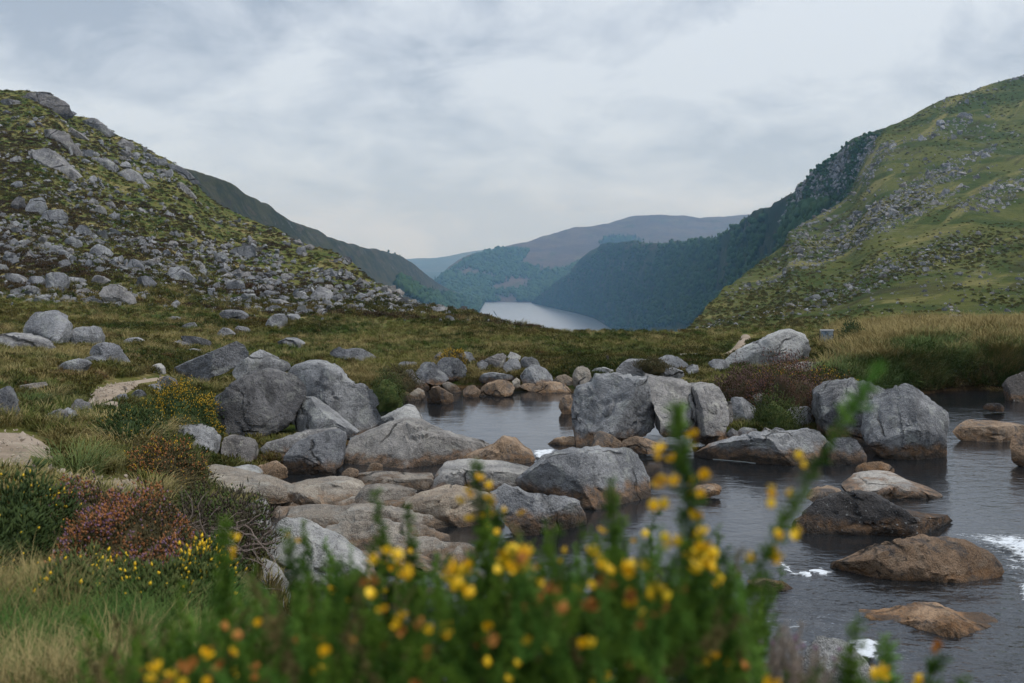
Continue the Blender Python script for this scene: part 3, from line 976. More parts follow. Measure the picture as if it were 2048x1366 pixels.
rock('big pitted grey boulder with a crack, standing in the stream', [(1030, 978), (1050, 955), (1080, 935), (1100, 918), (1112, 911), (1150, 906), (1205, 905), (1213, 911), (1222, 909), (1270, 909), (1290, 922), (1305, 945), (1312, 970), (1312, 1015), (1280, 1028), (1245, 1032), (1200, 1042), (1162, 1046), (1140, 1040), (1110, 1015), (1060, 998)], 0.85, GR, Y=15.9, sub=5, e=0.55, cuts=2, seed=181, lean=0.3, rough=0.02)
rock('blunt pinkish ended ledge jutting into the water below the pitted boulder', [(978, 998), (1008, 978), (1035, 983), (1050, 995), (1080, 995), (1125, 1003), (1150, 1013), (1160, 1035), (1170, 1058), (1180, 1085), (1168, 1096), (1113, 1094), (1060, 1088), (1030, 1060), (1000, 1030)], 0.6, GR, Y=14.3, sub=5, e=0.55, seed=191, cuts=2, rough=0.04)
rock('rounded rosy slab behind the tall gorse spikes', [(805, 1016), (830, 1000), (880, 986), (918, 981), (960, 985), (1000, 998), (1010, 1022), (960, 1036), (925, 1036), (850, 1046), (812, 1036)], 0.65, GR_ROSY, Y=15.0, seed=201, lean=0.5, cuts=1)
rock('wide creased rosy bedrock slab in the middle of the stream bank', [(556, 1050), (585, 1037), (643, 1031), (675, 1035), (695, 1023), (720, 1018), (745, 1020), (780, 1025), (808, 1030), (830, 1040), (870, 1043), (905, 1040), (943, 1050), (955, 1075), (955, 1092), (925, 1108), (880, 1112), (805, 1116), (730, 1114), (668, 1108), (615, 1085)], 1.0, GR_ROSY, Y=14.3, sub=5, e=0.6, seed=211, lean=0.6, cuts=1, rough=0.03)
rock('low rosy ledge under the wide creased slab', [(640, 1105), (730, 1106), (850, 1108), (910, 1125), (930, 1165), (900, 1185), (760, 1190), (680, 1160)], 0.9, GR_ROSY, Y=13.0, sub=5, seed=221, lean=0.6, cuts=1)
rock('pale diagonal slab sloping down to the right beneath the heather bank', [(530, 1060), (552, 1046), (580, 1058), (620, 1081), (655, 1096), (693, 1118), (730, 1143), (750, 1162), (720, 1185), (655, 1190), (610, 1170), (568, 1145), (540, 1120), (525, 1085)], 0.6, GR_PALE, Y=12.2, sub=5, seed=231, lean=0.5, cuts=2)
rock('whitish knobbly rock under the gnarled heather', [(470, 1040), (490, 1018), (512, 1008), (525, 1016), (530, 1040), (535, 1065), (530, 1088), (505, 1082), (480, 1062)], 0.35, GR_PALE, Y=12.0, seed=241, cuts=2, rough=0.06)
rock('round smooth grey boulder low among the gorse shoots', [(448, 1165), (458, 1146), (475, 1134), (500, 1131), (530, 1140), (555, 1160), (572, 1185), (577, 1215), (560, 1245), (500, 1255), (455, 1225)], 0.36, GR_PALE, Y=9.3, seed=251, cuts=0, e=0.75)
rock('small pointed pale stone in front of the round smooth boulder', [(498, 1265), (512, 1232), (528, 1214), (545, 1228), (557, 1270), (552, 1305), (510, 1305)], 0.2, GR_ROSY, Y=8.4, seed=261)
rock('small white stone beneath the diagonal slab', [(560, 1160), (572, 1142), (600, 1132), (620, 1145), (626, 1168), (600, 1182), (570, 1176)], 0.25, GR_PALE, Y=11.4, seed=271)
rock('small orange stone under the steep fronted rock', [(682, 945), (690, 939), (705, 938), (716, 943), (714, 955), (694, 958)], 0.14, GR_OCHRE, Y=17.0, seed=281, sub=3)
rock('little rounded orange stone at the foot of the whaleback', [(731, 942), (742, 931), (756, 927), (767, 931), (764, 944), (748, 952)], 0.16, GR_OCHRE, Y=17.6, seed=291, sub=3)
rock('orange bedrock corner between whitish stone and steep rock', [(500, 945), (520, 930), (550, 926), (570, 938), (572, 958), (540, 968), (510, 962)], 0.4, GR_OCHRE, Y=17.0, seed=301)

# the bedrock shelf that the rosy slabs are part of
SHELF_PX = [(505, 1010), (560, 985), (690, 965), (870, 975), (1000, 985), (1040, 1010), (1030, 1060), (960, 1110), (930, 1170), (760, 1195), (640, 1150), (560, 1070)]
SW = [tuple(pt(u, v, (CZ - 0.15) * F / (v - HZ))[:2]) for u, v in SHELF_PX]
_lo, _hi = np.min(SW, 0), np.max(SW, 0)
sx_, sy_ = np.meshgrid(np.arange(_lo[0], _hi[0], 0.035), np.arange(_lo[1], _hi[1], 0.035))
sdv = poly_dist(sx_, sy_, SW)
Ps = np.stack([sx_, sy_, sx_ * 0], -1).reshape(-1, 3)
lay = fbm(Ps * np.array([0.55, 1.3, 1]), 4, 151)
st_ = np.floor(lay * 7)
fr_ = lay * 7 - st_
terr = (st_ + smooth01((fr_ - 0.6) / 0.4)) / 7
crk = smooth01((1 - np.abs(fbm(Ps * np.array([0.8, 1.9, 1]), 3, 161)) - 0.955) / 0.045)
zs = 0.08 + 0.42 * terr + 0.035 * fbm(Ps * 2.4, 4, 171) - 0.09 * crk
zs = zs.reshape(sx_.shape) - 0.7 * smooth01((sdv + 0.35) / 0.45)
shv = np.stack([sx_, sy_, zs], -1).reshape(-1, 3)
so = mesh_obj('rock_shelf', shv, grid_faces(*sx_.shape), GR_ROSY)
tag(so, 'rosy stepped bedrock shelf carrying the smooth slabs in front of the pool', 'rock shelf')

# right of the pool: the split boulder, one thing of three blocks
sb = empty('split_boulder', pt(1290, 880, 20.3))
tag(sb, 'massive angular boulder split into blocks by two deep cracks beside the pool', 'boulder')
rock(None, [(1144, 825), (1148, 801), (1155, 780), (1186, 769), (1194, 755), (1226, 745), (1250, 750), (1291, 751), (1296, 790), (1305, 820), (1311, 857), (1290, 872), (1250, 876), (1221, 886), (1189, 900), (1172, 912), (1152, 908), (1150, 882)], 1.1, GR, Y=20.6, name='rock_block', parent=sb, sub=5, e=0.5, cuts=1, seed=317, lean=0.45, rough=0.02)
rock(None, [(1295, 754), (1330, 761), (1360, 765), (1386, 770), (1388, 862), (1350, 866), (1314, 864), (1309, 820), (1300, 790)], 0.85, GR, Y=20.7, name='rock_block', parent=sb, sub=5, e=0.46, cuts=0, seed=323, lean=0.4, rough=0.02)
rock(None, [(1386, 774), (1412, 770), (1441, 774), (1449, 793), (1452, 812), (1449, 839), (1438, 858), (1390, 862)], 0.7, GR, Y=20.6, name='rock_block', parent=sb, sub=5, e=0.5, cuts=0, seed=333, lean=0.4, rough=0.02)
rock('brown triangular stone leaning at the corner of the split boulder', [(1184, 897), (1189, 876), (1197, 867), (1215, 873), (1234, 887), (1248, 906), (1221, 911), (1194, 909)], 0.32, GR_OCHRE, Y=19.2, seed=341, cuts=2)
rock('flat dark slab at water level in front of the split boulder', [(1245, 898), (1256, 879), (1295, 876), (1312, 888), (1330, 900), (1300, 910), (1255, 910)], 0.45, GR_OCHRE, Y=19.3, seed=351, lean=0.5)
rock('sunken tilted brown slab at the left foot of the split boulder', [(1092, 893), (1110, 884), (1150, 873), (1158, 884), (1140, 893), (1100, 899)], 0.25, GR_OCHRE, Y=20.4, seed=361, sub=3)
rock('long grey boulder with a turf cap behind the split boulder', [(1232, 745), (1240, 730), (1261, 721), (1283, 723), (1304, 726), (1336, 739), (1366, 750), (1375, 762), (1342, 778), (1261, 775), (1235, 765)], 0.8, GR, Y=24.0, seed=371, lean=0.4)
rock('two humped grey stone on the moor edge behind the turf capped boulder', [(1318, 722), (1336, 712), (1352, 715), (1379, 729), (1362, 745), (1342, 745), (1326, 735)], 0.5, GR, Y=29, seed=381)
rock('small pale stone in the straw grass right of the two humped stone', [(1372, 736), (1385, 729), (1398, 731), (1399, 748), (1377, 748)], 0.25, GR, Y=28, seed=391, sub=3)
rock('low pale stone at the left foot of the pyramid boulder', [(1418, 727), (1430, 719), (1455, 722), (1460, 734), (1438, 742), (1425, 738)], 0.35, GR, Y=29, seed=401, sub=3)
rock('great pale pyramid shaped boulder beside the footpath', [(1445, 745), (1476, 715), (1516, 691), (1557, 670), (1578, 661), (1597, 661), (1616, 670), (1623, 686), (1626, 728), (1602, 745), (1557, 750), (1503, 752)], 1.2, GR_PALE, Y=29.8, sub=5, seed=411, e=0.5, lean=0.5, cuts=3, rough=0.025)
rock('flat pale slab at the right foot of the pyramid boulder', [(1575, 738), (1600, 727), (1630, 724), (1645, 733), (1655, 746), (1600, 752)], 0.5, GR_PALE, Y=28, seed=421, lean=0.5)
rock('dark sloping half of the paired boulders standing in the right stream', [(1636, 840), (1638, 798), (1661, 785), (1693, 771), (1727, 760), (1762, 758), (1785, 760), (1800, 776), (1800, 830), (1770, 870), (1735, 895), (1690, 900), (1650, 880)], 0.9, GR_DARK, Y=20.9, sub=5, seed=431, lean=0.35, cuts=2, rough=0.025)
rock('tall craggy grey boulder with black pits rising from the right stream', [(1752, 840), (1770, 817), (1784, 801), (1797, 773), (1821, 771), (1861, 779), (1875, 811), (1882, 827), (1901, 835), (1910, 848), (1903, 870), (1898, 902), (1904, 915), (1902, 938), (1835, 944), (1784, 944), (1762, 926), (1741, 904), (1738, 880)], 0.8, GR, Y=19.1, sub=5, seed=441, e=0.5, lean=0.2, cuts=2, rough=0.03)
rock('long low hump of stained rock along the dark water', [(1396, 925), (1440, 897), (1480, 882), (1510, 870), (1540, 862), (1570, 864), (1600, 862), (1620, 857), (1645, 866), (1660, 885), (1672, 920), (1672, 950), (1640, 952), (1560, 948), (1480, 945), (1415, 940)], 0.65, GR, Y=18.9, sub=5, seed=451, e=0.58, lean=0.45, cuts=1, rough=0.03)
rock('rounded stained rock between the long hump and the craggy boulder', [(1658, 900), (1675, 884), (1700, 877), (1722, 882), (1736, 896), (1738, 915), (1728, 945), (1690, 952), (1660, 945)], 0.5, GR, Y=18.6, seed=461, e=0.6)
rock('small brown rock at the water line under the craggy boulder', [(1716, 945), (1733, 930), (1757, 924), (1778, 932), (1792, 944), (1760, 955), (1727, 954)], 0.32, GR_OCHRE, Y=17.8, seed=471)
rock('leaning pale stone with black spots below the brown heather mound', [(1566, 835), (1588, 819), (1618, 813), (1628, 822), (1627, 845), (1607, 862), (1588, 855)], 0.35, GR_PALE, Y=21.6, seed=481, cuts=3)
rock('egg shaped grey stone right of the split boulder', [(1462, 820), (1468, 798), (1489, 796), (1508, 801), (1515, 815), (1505, 836), (1481, 853), (1466, 845)], 0.4, GR, Y=21.8, seed=491, e=0.7)
rock('narrow upright stone touching the split boulder', [(1449, 810), (1464, 803), (1468, 838), (1464, 850), (1449, 850)], 0.25, GR, Y=21.5, seed=501, sub=3)
rock('pale stone half buried in the heather mound', [(1508, 795), (1525, 788), (1550, 789), (1545, 806), (1520, 820)], 0.35, GR_PALE, Y=22.6, seed=511, sub=3)
rock('dark cobbled rock at the dry foot of the split boulder', [(1386, 878), (1404, 859), (1436, 855), (1458, 863), (1455, 885), (1422, 890), (1393, 888)], 0.35, GR_DARK, Y=20.3, seed=521, rough=0.08)
for k_, px_ in enumerate([[(1455, 872), (1465, 857), (1476, 862), (1479, 876), (1462, 880)], [(1473, 870), (1490, 857), (1515, 858), (1521, 870), (1505, 884), (1483, 884)], [(1522, 870), (1532, 856), (1546, 862), (1549, 872)], [(1538, 868), (1555, 855), (1571, 860), (1570, 874)], [(1444, 884), (1455, 875), (1463, 881), (1457, 888)], [(1454, 887), (1470, 875), (1485, 879), (1484, 890)], [(1490, 884), (1505, 872), (1520, 876), (1515, 890)]]):
    rock(['upright little stone beside the dark cobbled rock', 'widest stone of the heap beside the split boulder', 'small stone at the right of the widest heap stone', 'last stone of the heap, under the leaning pale stone', 'tiny flat stone at the foot of the dark cobbled rock', 'low stone in front of the upright little stone', 'small stone in front of the widest heap stone'][k_], px_, 0.2, GR, Y=20.0 + 0.3 * (k_ % 3), sub=3, name='stone', group='stones heaped beside the split boulder', seed=530 + k_)

# rocks lying in the right stream
rock('flat grey slab just breaking the water in front of the craggy boulder', [(1700, 990), (1744, 971), (1793, 966), (1825, 969), (1845, 982), (1882, 992), (1862, 1004), (1793, 1012), (1735, 1010)], 1.0, GR_PALE, Y=16.4, sub=4, seed=541, lean=1.6, cuts=0, e=0.8)
rock('black sided dome with white lichen specks and a pale top', [(1588, 1085), (1592, 1055), (1610, 1030), (1630, 1008), (1660, 993), (1695, 984), (1730, 982), (1760, 995), (1786, 1011), (1816, 1031), (1858, 1041), (1907, 1047), (1930, 1060), (1900, 1078), (1825, 1086), (1776, 1092), (1678, 1096)], 0.75, GR_BLACK, Y=14.4, sub=5, seed=551, lean=0.5, e=0.62, cuts=1, rough=0.025)
rock('low brown stone behind the left shoulder of the black dome', [(1618, 1008), (1640, 986), (1668, 979), (1688, 985), (1680, 1002), (1640, 1012)], 0.4, GR_OCHRE, Y=15.2, seed=561, sub=3)
rock('largest orange brown rock in the stream with a long right lobe', [(1683, 1165), (1695, 1138), (1727, 1126), (1760, 1103), (1809, 1085), (1858, 1083), (1907, 1088), (1956, 1099), (1998, 1122), (2015, 1142), (2022, 1160), (1990, 1165), (1930, 1168), (1920, 1188), (1874, 1212), (1822, 1228), (1776, 1214), (1727, 1202), (1690, 1184)], 0.95, GR_OCHRE, Y=12.3, sub=5, seed=571, lean=0.6, e=0.6, cuts=2, rough=0.04)
rock('long half sunken orange brown rock nearest the gorse', [(1750, 1275), (1757, 1258), (1793, 1262), (1842, 1246), (1874, 1241), (1914, 1237), (1933, 1248), (1965, 1262), (2021, 1266), (2060, 1290), (2010, 1312), (1940, 1320), (1880, 1330), (1820, 1326), (1770, 1312)], 0.75, GR_OCHRE, Y=10.6, sub=5, seed=581, lean=0.55, cuts=2, rough=0.045)
rock('long brown slab across the stream beyond the craggy boulder', [(1900, 864), (1923, 851), (1968, 846), (2022, 846), (2060, 852), (2090, 868), (2050, 884), (1970, 888), (1915, 876)], 0.6, GR_OCHRE, Y=20.9, seed=591, lean=0.6, cuts=1)
rock('brown rock cut by the photo edge below the long brown slab', [(2028, 925), (2033, 890), (2052, 874), (2092, 870), (2115, 900), (2095, 935), (2048, 938)], 0.4, GR_OCHRE, Y=18.4, seed=601)
rock('dark rock with white lichen under the grassy bank', [(2020, 770), (2033, 754), (2060, 745), (2105, 758), (2120, 810), (2080, 835), (2030, 822)], 0.6, GR_BLACK, Y=25.8, seed=611)
rock('low dark stone in the shade of the grassy bank', [(1972, 822), (1980, 808), (1998, 806), (2010, 814), (2008, 826)], 0.3, GR_BLACK, Y=24.0, seed=621, sub=3)
rock('pale sloping slab rising behind the bottom gorse shoots', [(1600, 1370), (1612, 1300), (1624, 1281), (1646, 1285), (1680, 1303), (1713, 1331), (1748, 1368), (1765, 1420), (1640, 1430)], 0.5, GR_PALE, Y=8.9, seed=631, lean=0.4)
rock('small orange rock awash below the yellow gorse spike', [(1500, 1175), (1525, 1159), (1545, 1163), (1580, 1168), (1590, 1180), (1540, 1188)], 0.3, GR_OCHRE, Y=11.9, seed=641, sub=3, lean=0.8)
rock('orange slab awash right of the pitted boulder', [(1380, 992), (1402, 975), (1422, 971), (1446, 977), (1440, 992), (1405, 1000)], 0.35, GR_OCHRE, Y=16.2, seed=651, sub=3, lean=0.8)

# stones on the far shore of the pool
FS = [
    ('broad rounded grey boulder second from the left on the far shore', GR, 0.6, [(400, 300), (430, 220), (480, 195), (580, 210), (680, 270), (705, 320), (690, 370), (600, 400), (480, 370)]),
    ('smooth dome shaped boulder in the middle of the far shore heap', GR, 0.6, [(595, 215), (640, 165), (720, 155), (790, 170), (850, 250), (865, 310), (820, 370), (720, 370), (650, 300)]),
    ('upright grey stone against the moor with rust coloured turf beside it', GR, 0.4, [(780, 130), (800, 112), (850, 105), (910, 130), (940, 190), (920, 250), (840, 250)]),
    ('small pointed stone standing alone on the moor edge', GR, 0.3, [(555, 190), (580, 140), (620, 110), (645, 130), (645, 190)]),
    ('narrow grey stone left of the dark overhang on the far shore', GR, 0.35, [(950, 210), (1000, 180), (1055, 185), (1055, 280), (1000, 300)]),
    ('dark shouldered boulder forming the overhang on the far shore', GR_DARK, 0.5, [(1010, 180), (1060, 150), (1120, 125), (1180, 120), (1215, 150), (1200, 250), (1110, 280), (1060, 270)]),
    ('violet grey rounded stone right of the overhang', GR, 0.4, [(1185, 230), (1240, 170), (1320, 165), (1345, 230), (1335, 305), (1220, 300)]),
    ('white tipped stone on top of the far shore heap', GR_PALE, 0.35, [(1220, 160), (1250, 105), (1290, 120), (1345, 150), (1335, 200), (1240, 200)]),
    ('dark blocky stone at the right end of the far shore heap', GR_DARK, 0.45, [(1340, 190), (1370, 150), (1440, 150), (1490, 180), (1515, 240), (1420, 270), (1350, 290)]),
    ('wide grey boulder with a pale top above the orange slab', GR, 0.6, [(1335, 320), (1380, 270), (1440, 230), (1500, 235), (1580, 270), (1630, 320), (1625, 385), (1500, 405), (1360, 410)]),
    ('long orange stained slab dipping into the pool at its far right', GR_OCHRE, 0.45, [(1330, 410), (1430, 395), (1550, 380), (1700, 375), (1795, 405), (1795, 460), (1650, 492), (1500, 490), (1380, 460)]),
    ('big tilted orange slab at the middle of the pool edge', GR_OCHRE, 0.5, [(975, 480), (1020, 420), (1100, 380), (1200, 360), (1260, 375), (1290, 420), (1275, 480), (1150, 510), (1010, 525)]),
    ('small orange cobble left of the big tilted slab', GR_OCHRE, 0.25, [(825, 445), (860, 405), (930, 420), (985, 465), (965, 520), (880, 540), (835, 510)]),
    ('wedge of grey topped orange rock jutting into the pool', GR_OCHRE, 0.45, [(505, 540), (530, 460), (570, 420), (620, 408), (670, 450), (745, 500), (745, 560), (640, 590), (530, 600)]),
    ('low tan stone behind the jutting wedge', GR_ROSY, 0.3, [(640, 405), (690, 375), (760, 400), (825, 455), (785, 495), (700, 490)]),
    ('rounded tan stone at the left corner of the pool', GR_ROSY, 0.3, [(360, 475), (420, 428), (470, 450), (495, 505), (455, 565), (385, 560)]),
    ('jagged peaked grey rock at the left end of the far shore', GR, 0.5, [(262, 440), (300, 370), (288, 310), (330, 268), (380, 300), (415, 355), (480, 390), (525, 435), (470, 480), (350, 490), (278, 485)]),
    ('squat grey stone under the jagged peaked rock', GR_DARK, 0.3, [(250, 525), (280, 475), (350, 460), (405, 490), (400, 565), (285, 570)]),
    ('flat mottled stone in the gap above the orange slab', GR, 0.4, [(965, 340), (1010, 300), (1100, 288), (1300, 325), (1300, 365), (1130, 385), (1000, 390)]),
    ('low grey stone on the turf left of the far shore heap', GR, 0.35, [(235, 250), (280, 200), (350, 190), (415, 210), (410, 290), (300, 295)]),
    ('low tan stone right of the wide grey boulder', GR_ROSY, 0.3, [(1635, 370), (1680, 320), (1760, 308), (1825, 340), (1825, 395), (1700, 405)]),
    ('pale orange streaked stone beside the split boulder far corner', GR_ROSY, 0.45, [(1805, 330), (1830, 260), (1900, 232), (1965, 270), (1985, 370), (1900, 430), (1815, 430)]),
    ('two toned stone in the pool touching the split boulder', GR_OCHRE, 0.35, [(1680, 615), (1700, 530), (1760, 500), (1845, 488), (1850, 640), (1800, 690), (1720, 670)]),
    ('small tan stone on the mossy left shore', GR_ROSY, 0.2, [(85, 520), (110, 455), (170, 445), (220, 500), (190, 545), (120, 550)]),
    ('small tan stone at the waters edge by the sloping boulder', GR_ROSY, 0.2, [(60, 620), (100, 575), (160, 565), (185, 610), (150, 660), (80, 660)]),
    ('little round tan stone at the right end of the tilted slab', GR_ROSY, 0.2, [(1265, 370), (1300, 338), (1335, 360), (1338, 420), (1290, 430)]),
    ('pale far shore stone above the split boulder', GR_PALE, 0.4, [(1965, 300), (2010, 250), (2090, 240), (2170, 270), (2150, 330), (2030, 345)]),
]
for lb, mt, T_, px_ in FS:
    P_ = np.array(px_) * Z4[2] + np.array(Z4[:2])
    vb_ = P_[:, 1].max()
    Y_ = min(CZ * F / (vb_ - HZ) + 0.55, 29.2) if vb_ > 778 else 27.6 + (778 - vb_) * 0.055
    rock(lb, px_, T_ * 0.9, mt, Z4, Y=Y_, sub=4, cuts=3, e=0.62, rough=0.035)

# boulders on the left field
LF = [
    ('largest angular boulder on the left field with a dark lower facet', GR_HILL, 1.0, [(143, 250), (180, 170), (240, 115), (330, 110), (380, 95), (450, 92), (500, 130), (540, 190), (552, 280), (530, 350), (400, 375), (260, 355), (160, 320)]),
    ('rounded oblong boulder touching the right of the largest field boulder', GR_HILL, 0.7, [(545, 250), (600, 220), (720, 210), (780, 220), (808, 290), (800, 370), (680, 385), (580, 350)]),
    ('long low pale slab at the left photo edge below the largest field boulder', GR_HILL, 0.9, [(-160, 330), (-60, 290), (0, 273), (110, 282), (220, 318), (330, 358), (435, 388), (380, 420), (200, 410), (0, 415)]),
    ('hump shaped boulder in the rushy grass below the oblong boulder', GR_HILL, 0.7, [(685, 440), (740, 372), (800, 342), (900, 348), (950, 350), (962, 400), (1000, 455), (1025, 510), (920, 530), (800, 490)]),
    ('low flat stone at the lower end of the hump boulder', GR_HILL, 0.5, [(425, 550), (500, 502), (580, 476), (650, 480), (695, 512), (640, 585), (500, 590)]),
    ('small grey stone joining the low flat stone and the hump', GR_HILL, 0.4, [(650, 480), (720, 448), (800, 458), (835, 488), (740, 535)]),
    ('long leaning slab tilted up to the right above the footpath', GR_HILL, 0.7, [(1330, 610), (1380, 560), (1600, 450), (1750, 380), (1900, 328), (1970, 343), (1982, 380), (1940, 440), (1850, 530), (1750, 592), (1600, 650), (1450, 672), (1365, 660)]),
    ('grey stone at the lower foot of the long leaning slab', GR_HILL, 0.4, [(1236, 690), (1270, 630), (1320, 607), (1380, 645), (1400, 700), (1290, 725)]),
    ('small grey stone second along the footpath edge', GR_HILL, 0.3, [(1145, 730), (1180, 680), (1230, 676), (1282, 725), (1220, 760)]),
    ('smallest stone third along the footpath edge', GR_HILL, 0.25, [(1045, 760), (1090, 722), (1150, 716), (1155, 770), (1080, 790)]),
    ('round white spotted stone behind the footpath', GR_PALE, 0.35, [(1185, 570), (1210, 523), (1250, 513), (1295, 545), (1305, 595), (1240, 600)]),
    ('dark upright boulder cut by the left photo edge', GR_DARK, 0.45, [(-60, 730), (10, 703), (60, 720), (100, 800), (128, 900), (115, 1000), (0, 1000), (-70, 900)]),
    ('pale rounded boulder in the dry grass near the sandy path', GR_HILL, 0.4, [(325, 970), (380, 908), (450, 878), (500, 900), (525, 965), (490, 1020), (390, 1015)]),
    ('upright brown grey stone beside the path steps', GR_DARK, 0.3, [(556, 860), (568, 803), (620, 796), (690, 838), (710, 895), (650, 945), (580, 920)]),
    ('low grey stone behind the pale rounded boulder', GR_HILL, 0.3, [(478, 890), (520, 863), (570, 898), (585, 945), (540, 995), (505, 960)]),
    ('flat step stone across the lower end of the gravel path', GR_ROSY, 0.4, [(740, 870), (780, 848), (850, 822), (900, 836), (918, 868), (830, 905), (770, 895)]),
    ('flat step stone at the right side of the gravel path', GR_HILL, 0.35, [(870, 810), (940, 758), (1000, 752), (1015, 792), (930, 845)]),
    ('flat pale stone in the path grass at the left', GR_ROSY, 0.5, [(100, 740), (150, 690), (240, 672), (340, 660), (360, 690), (260, 735), (170, 755)]),
    ('low grey stone in the grass above the footpath', GR_HILL, 0.45, [(975, 340), (1020, 306), (1090, 303), (1145, 335), (1100, 365), (1000, 365)]),
    ('tilted slab above the top of the long leaning slab', GR_HILL, 0.5, [(1435, 315), (1460, 286), (1560, 308), (1690, 350), (1645, 400), (1500, 375)]),
    ('flat stone left of the tilted slab', GR_HILL, 0.45, [(1362, 350), (1420, 323), (1500, 350), (1515, 392), (1420, 385)]),
    ('whitish stone under the tilted slab', GR_PALE, 0.3, [(1480, 405), (1530, 390), (1600, 405), (1590, 430), (1520, 432)]),
    ('low field stone halfway between the tilted slab and the scree', GR_HILL, 0.4, [(1440, 215), (1500, 184), (1555, 178), (1570, 212), (1520, 240), (1455, 235)]),
    ('small oval field stone under the scree', GR_HILL, 0.35, [(1335, 155), (1380, 128), (1435, 148), (1425, 173), (1350, 172)]),
    ('broken pair stone right of the tilted slab', GR_HILL, 0.4, [(1730, 285), (1780, 222), (1830, 238), (1875, 280), (1820, 308)]),
    ('angular stone at the edge of the lower scree', GR_HILL, 0.4, [(1865, 245), (1890, 208), (1950, 213), (2005, 235), (1950, 272), (1890, 272)]),
]
for lb, mt, T_, px_ in LF:
    rock(lb, px_, T_, mt, ZB, sub=4, cuts=3, e=0.58, rough=0.03)
rock('split field boulder on the grass behind the pale triangular boulder', [(1510, 340), (1560, 318), (1610, 322), (1660, 350), (1655, 378), (1520, 378)], 0.6, GR_HILL, (0, 560, 0.3661), sub=4)
rock('notched grey rock on the turf above the mossy shore', [(657, 708), (660, 694), (676, 695), (688, 707), (715, 705), (740, 712), (755, 722), (720, 728), (690, 724), (662, 718)], 0.5, GR_HILL, sub=4)

SCREE_LABEL = 'lichen spotted grey boulder lying in the scree of the bouldery hillside'
SCREE_GROUP = 'scree boulders on the bouldery hillside'
HS = [
    ('large oval boulder resting at the foot of the scree', ZL1, [(1028, 960), (1060, 890), (1130, 860), (1210, 873), (1300, 930), (1365, 1000), (1385, 1055), (1340, 1085), (1200, 1075), (1080, 1040)]),
    ('largest blocky boulder low on the middle of the scree', ZM, [(1125, 985), (1170, 900), (1210, 873), (1320, 898), (1352, 960), (1345, 1025), (1280, 1060), (1180, 1050)]),
    ('dark greenish boulder high in the cluster above the scree', ZL1, [(255, 85), (290, 10), (340, -20), (420, -32), (460, 30), (475, 95), (410, 170), (300, 140)]),
    ('tall angular grey boulder just below the dark greenish one', ZL1, [(405, 185), (470, 110), (560, 110), (640, 93), (683, 150), (675, 240), (600, 268), (480, 235)]),
    ('pale boulder left of the dark greenish boulder', ZL1, [(105, 70), (130, 10), (200, -50), (262, -20), (262, 90), (200, 115)]),
    ('flat topped dark block in a gap at the left of the scree', ZL1, [(436, 820), (460, 750), (560, 738), (660, 768), (675, 850), (655, 930), (500, 940), (445, 890)]),
    ('pale roofed boulder over a black hollow', ZL1, [(262, 820), (330, 778), (410, 783), (443, 830), (432, 905), (300, 890)]),
    ('long pale slab boulder above the lower field', ZM, [(705, 1065), (720, 1028), (800, 1018), (900, 1048), (945, 1082), (850, 1110), (750, 1100)]),
    ('broad flat slab with a split right end at the scree foot', ZM, [(190, 1165), (260, 1125), (400, 1138), (485, 1180), (485, 1230), (370, 1255), (240, 1215)]),
    ('chunky upright boulder at the scree foot right of the split slab', ZM, [(685, 1280), (700, 1228), (760, 1168), (842, 1168), (863, 1230), (853, 1305), (780, 1325)]),
]
for lb, z_, px_ in HS:
    rock(lb, px_, None or 1.0, GR_HILL, z_, sub=4, cuts=3, e=0.58, water=False) if False else rock(lb, px_, 1.0, GR_HILL, z_, sub=4, cuts=3, e=0.58)
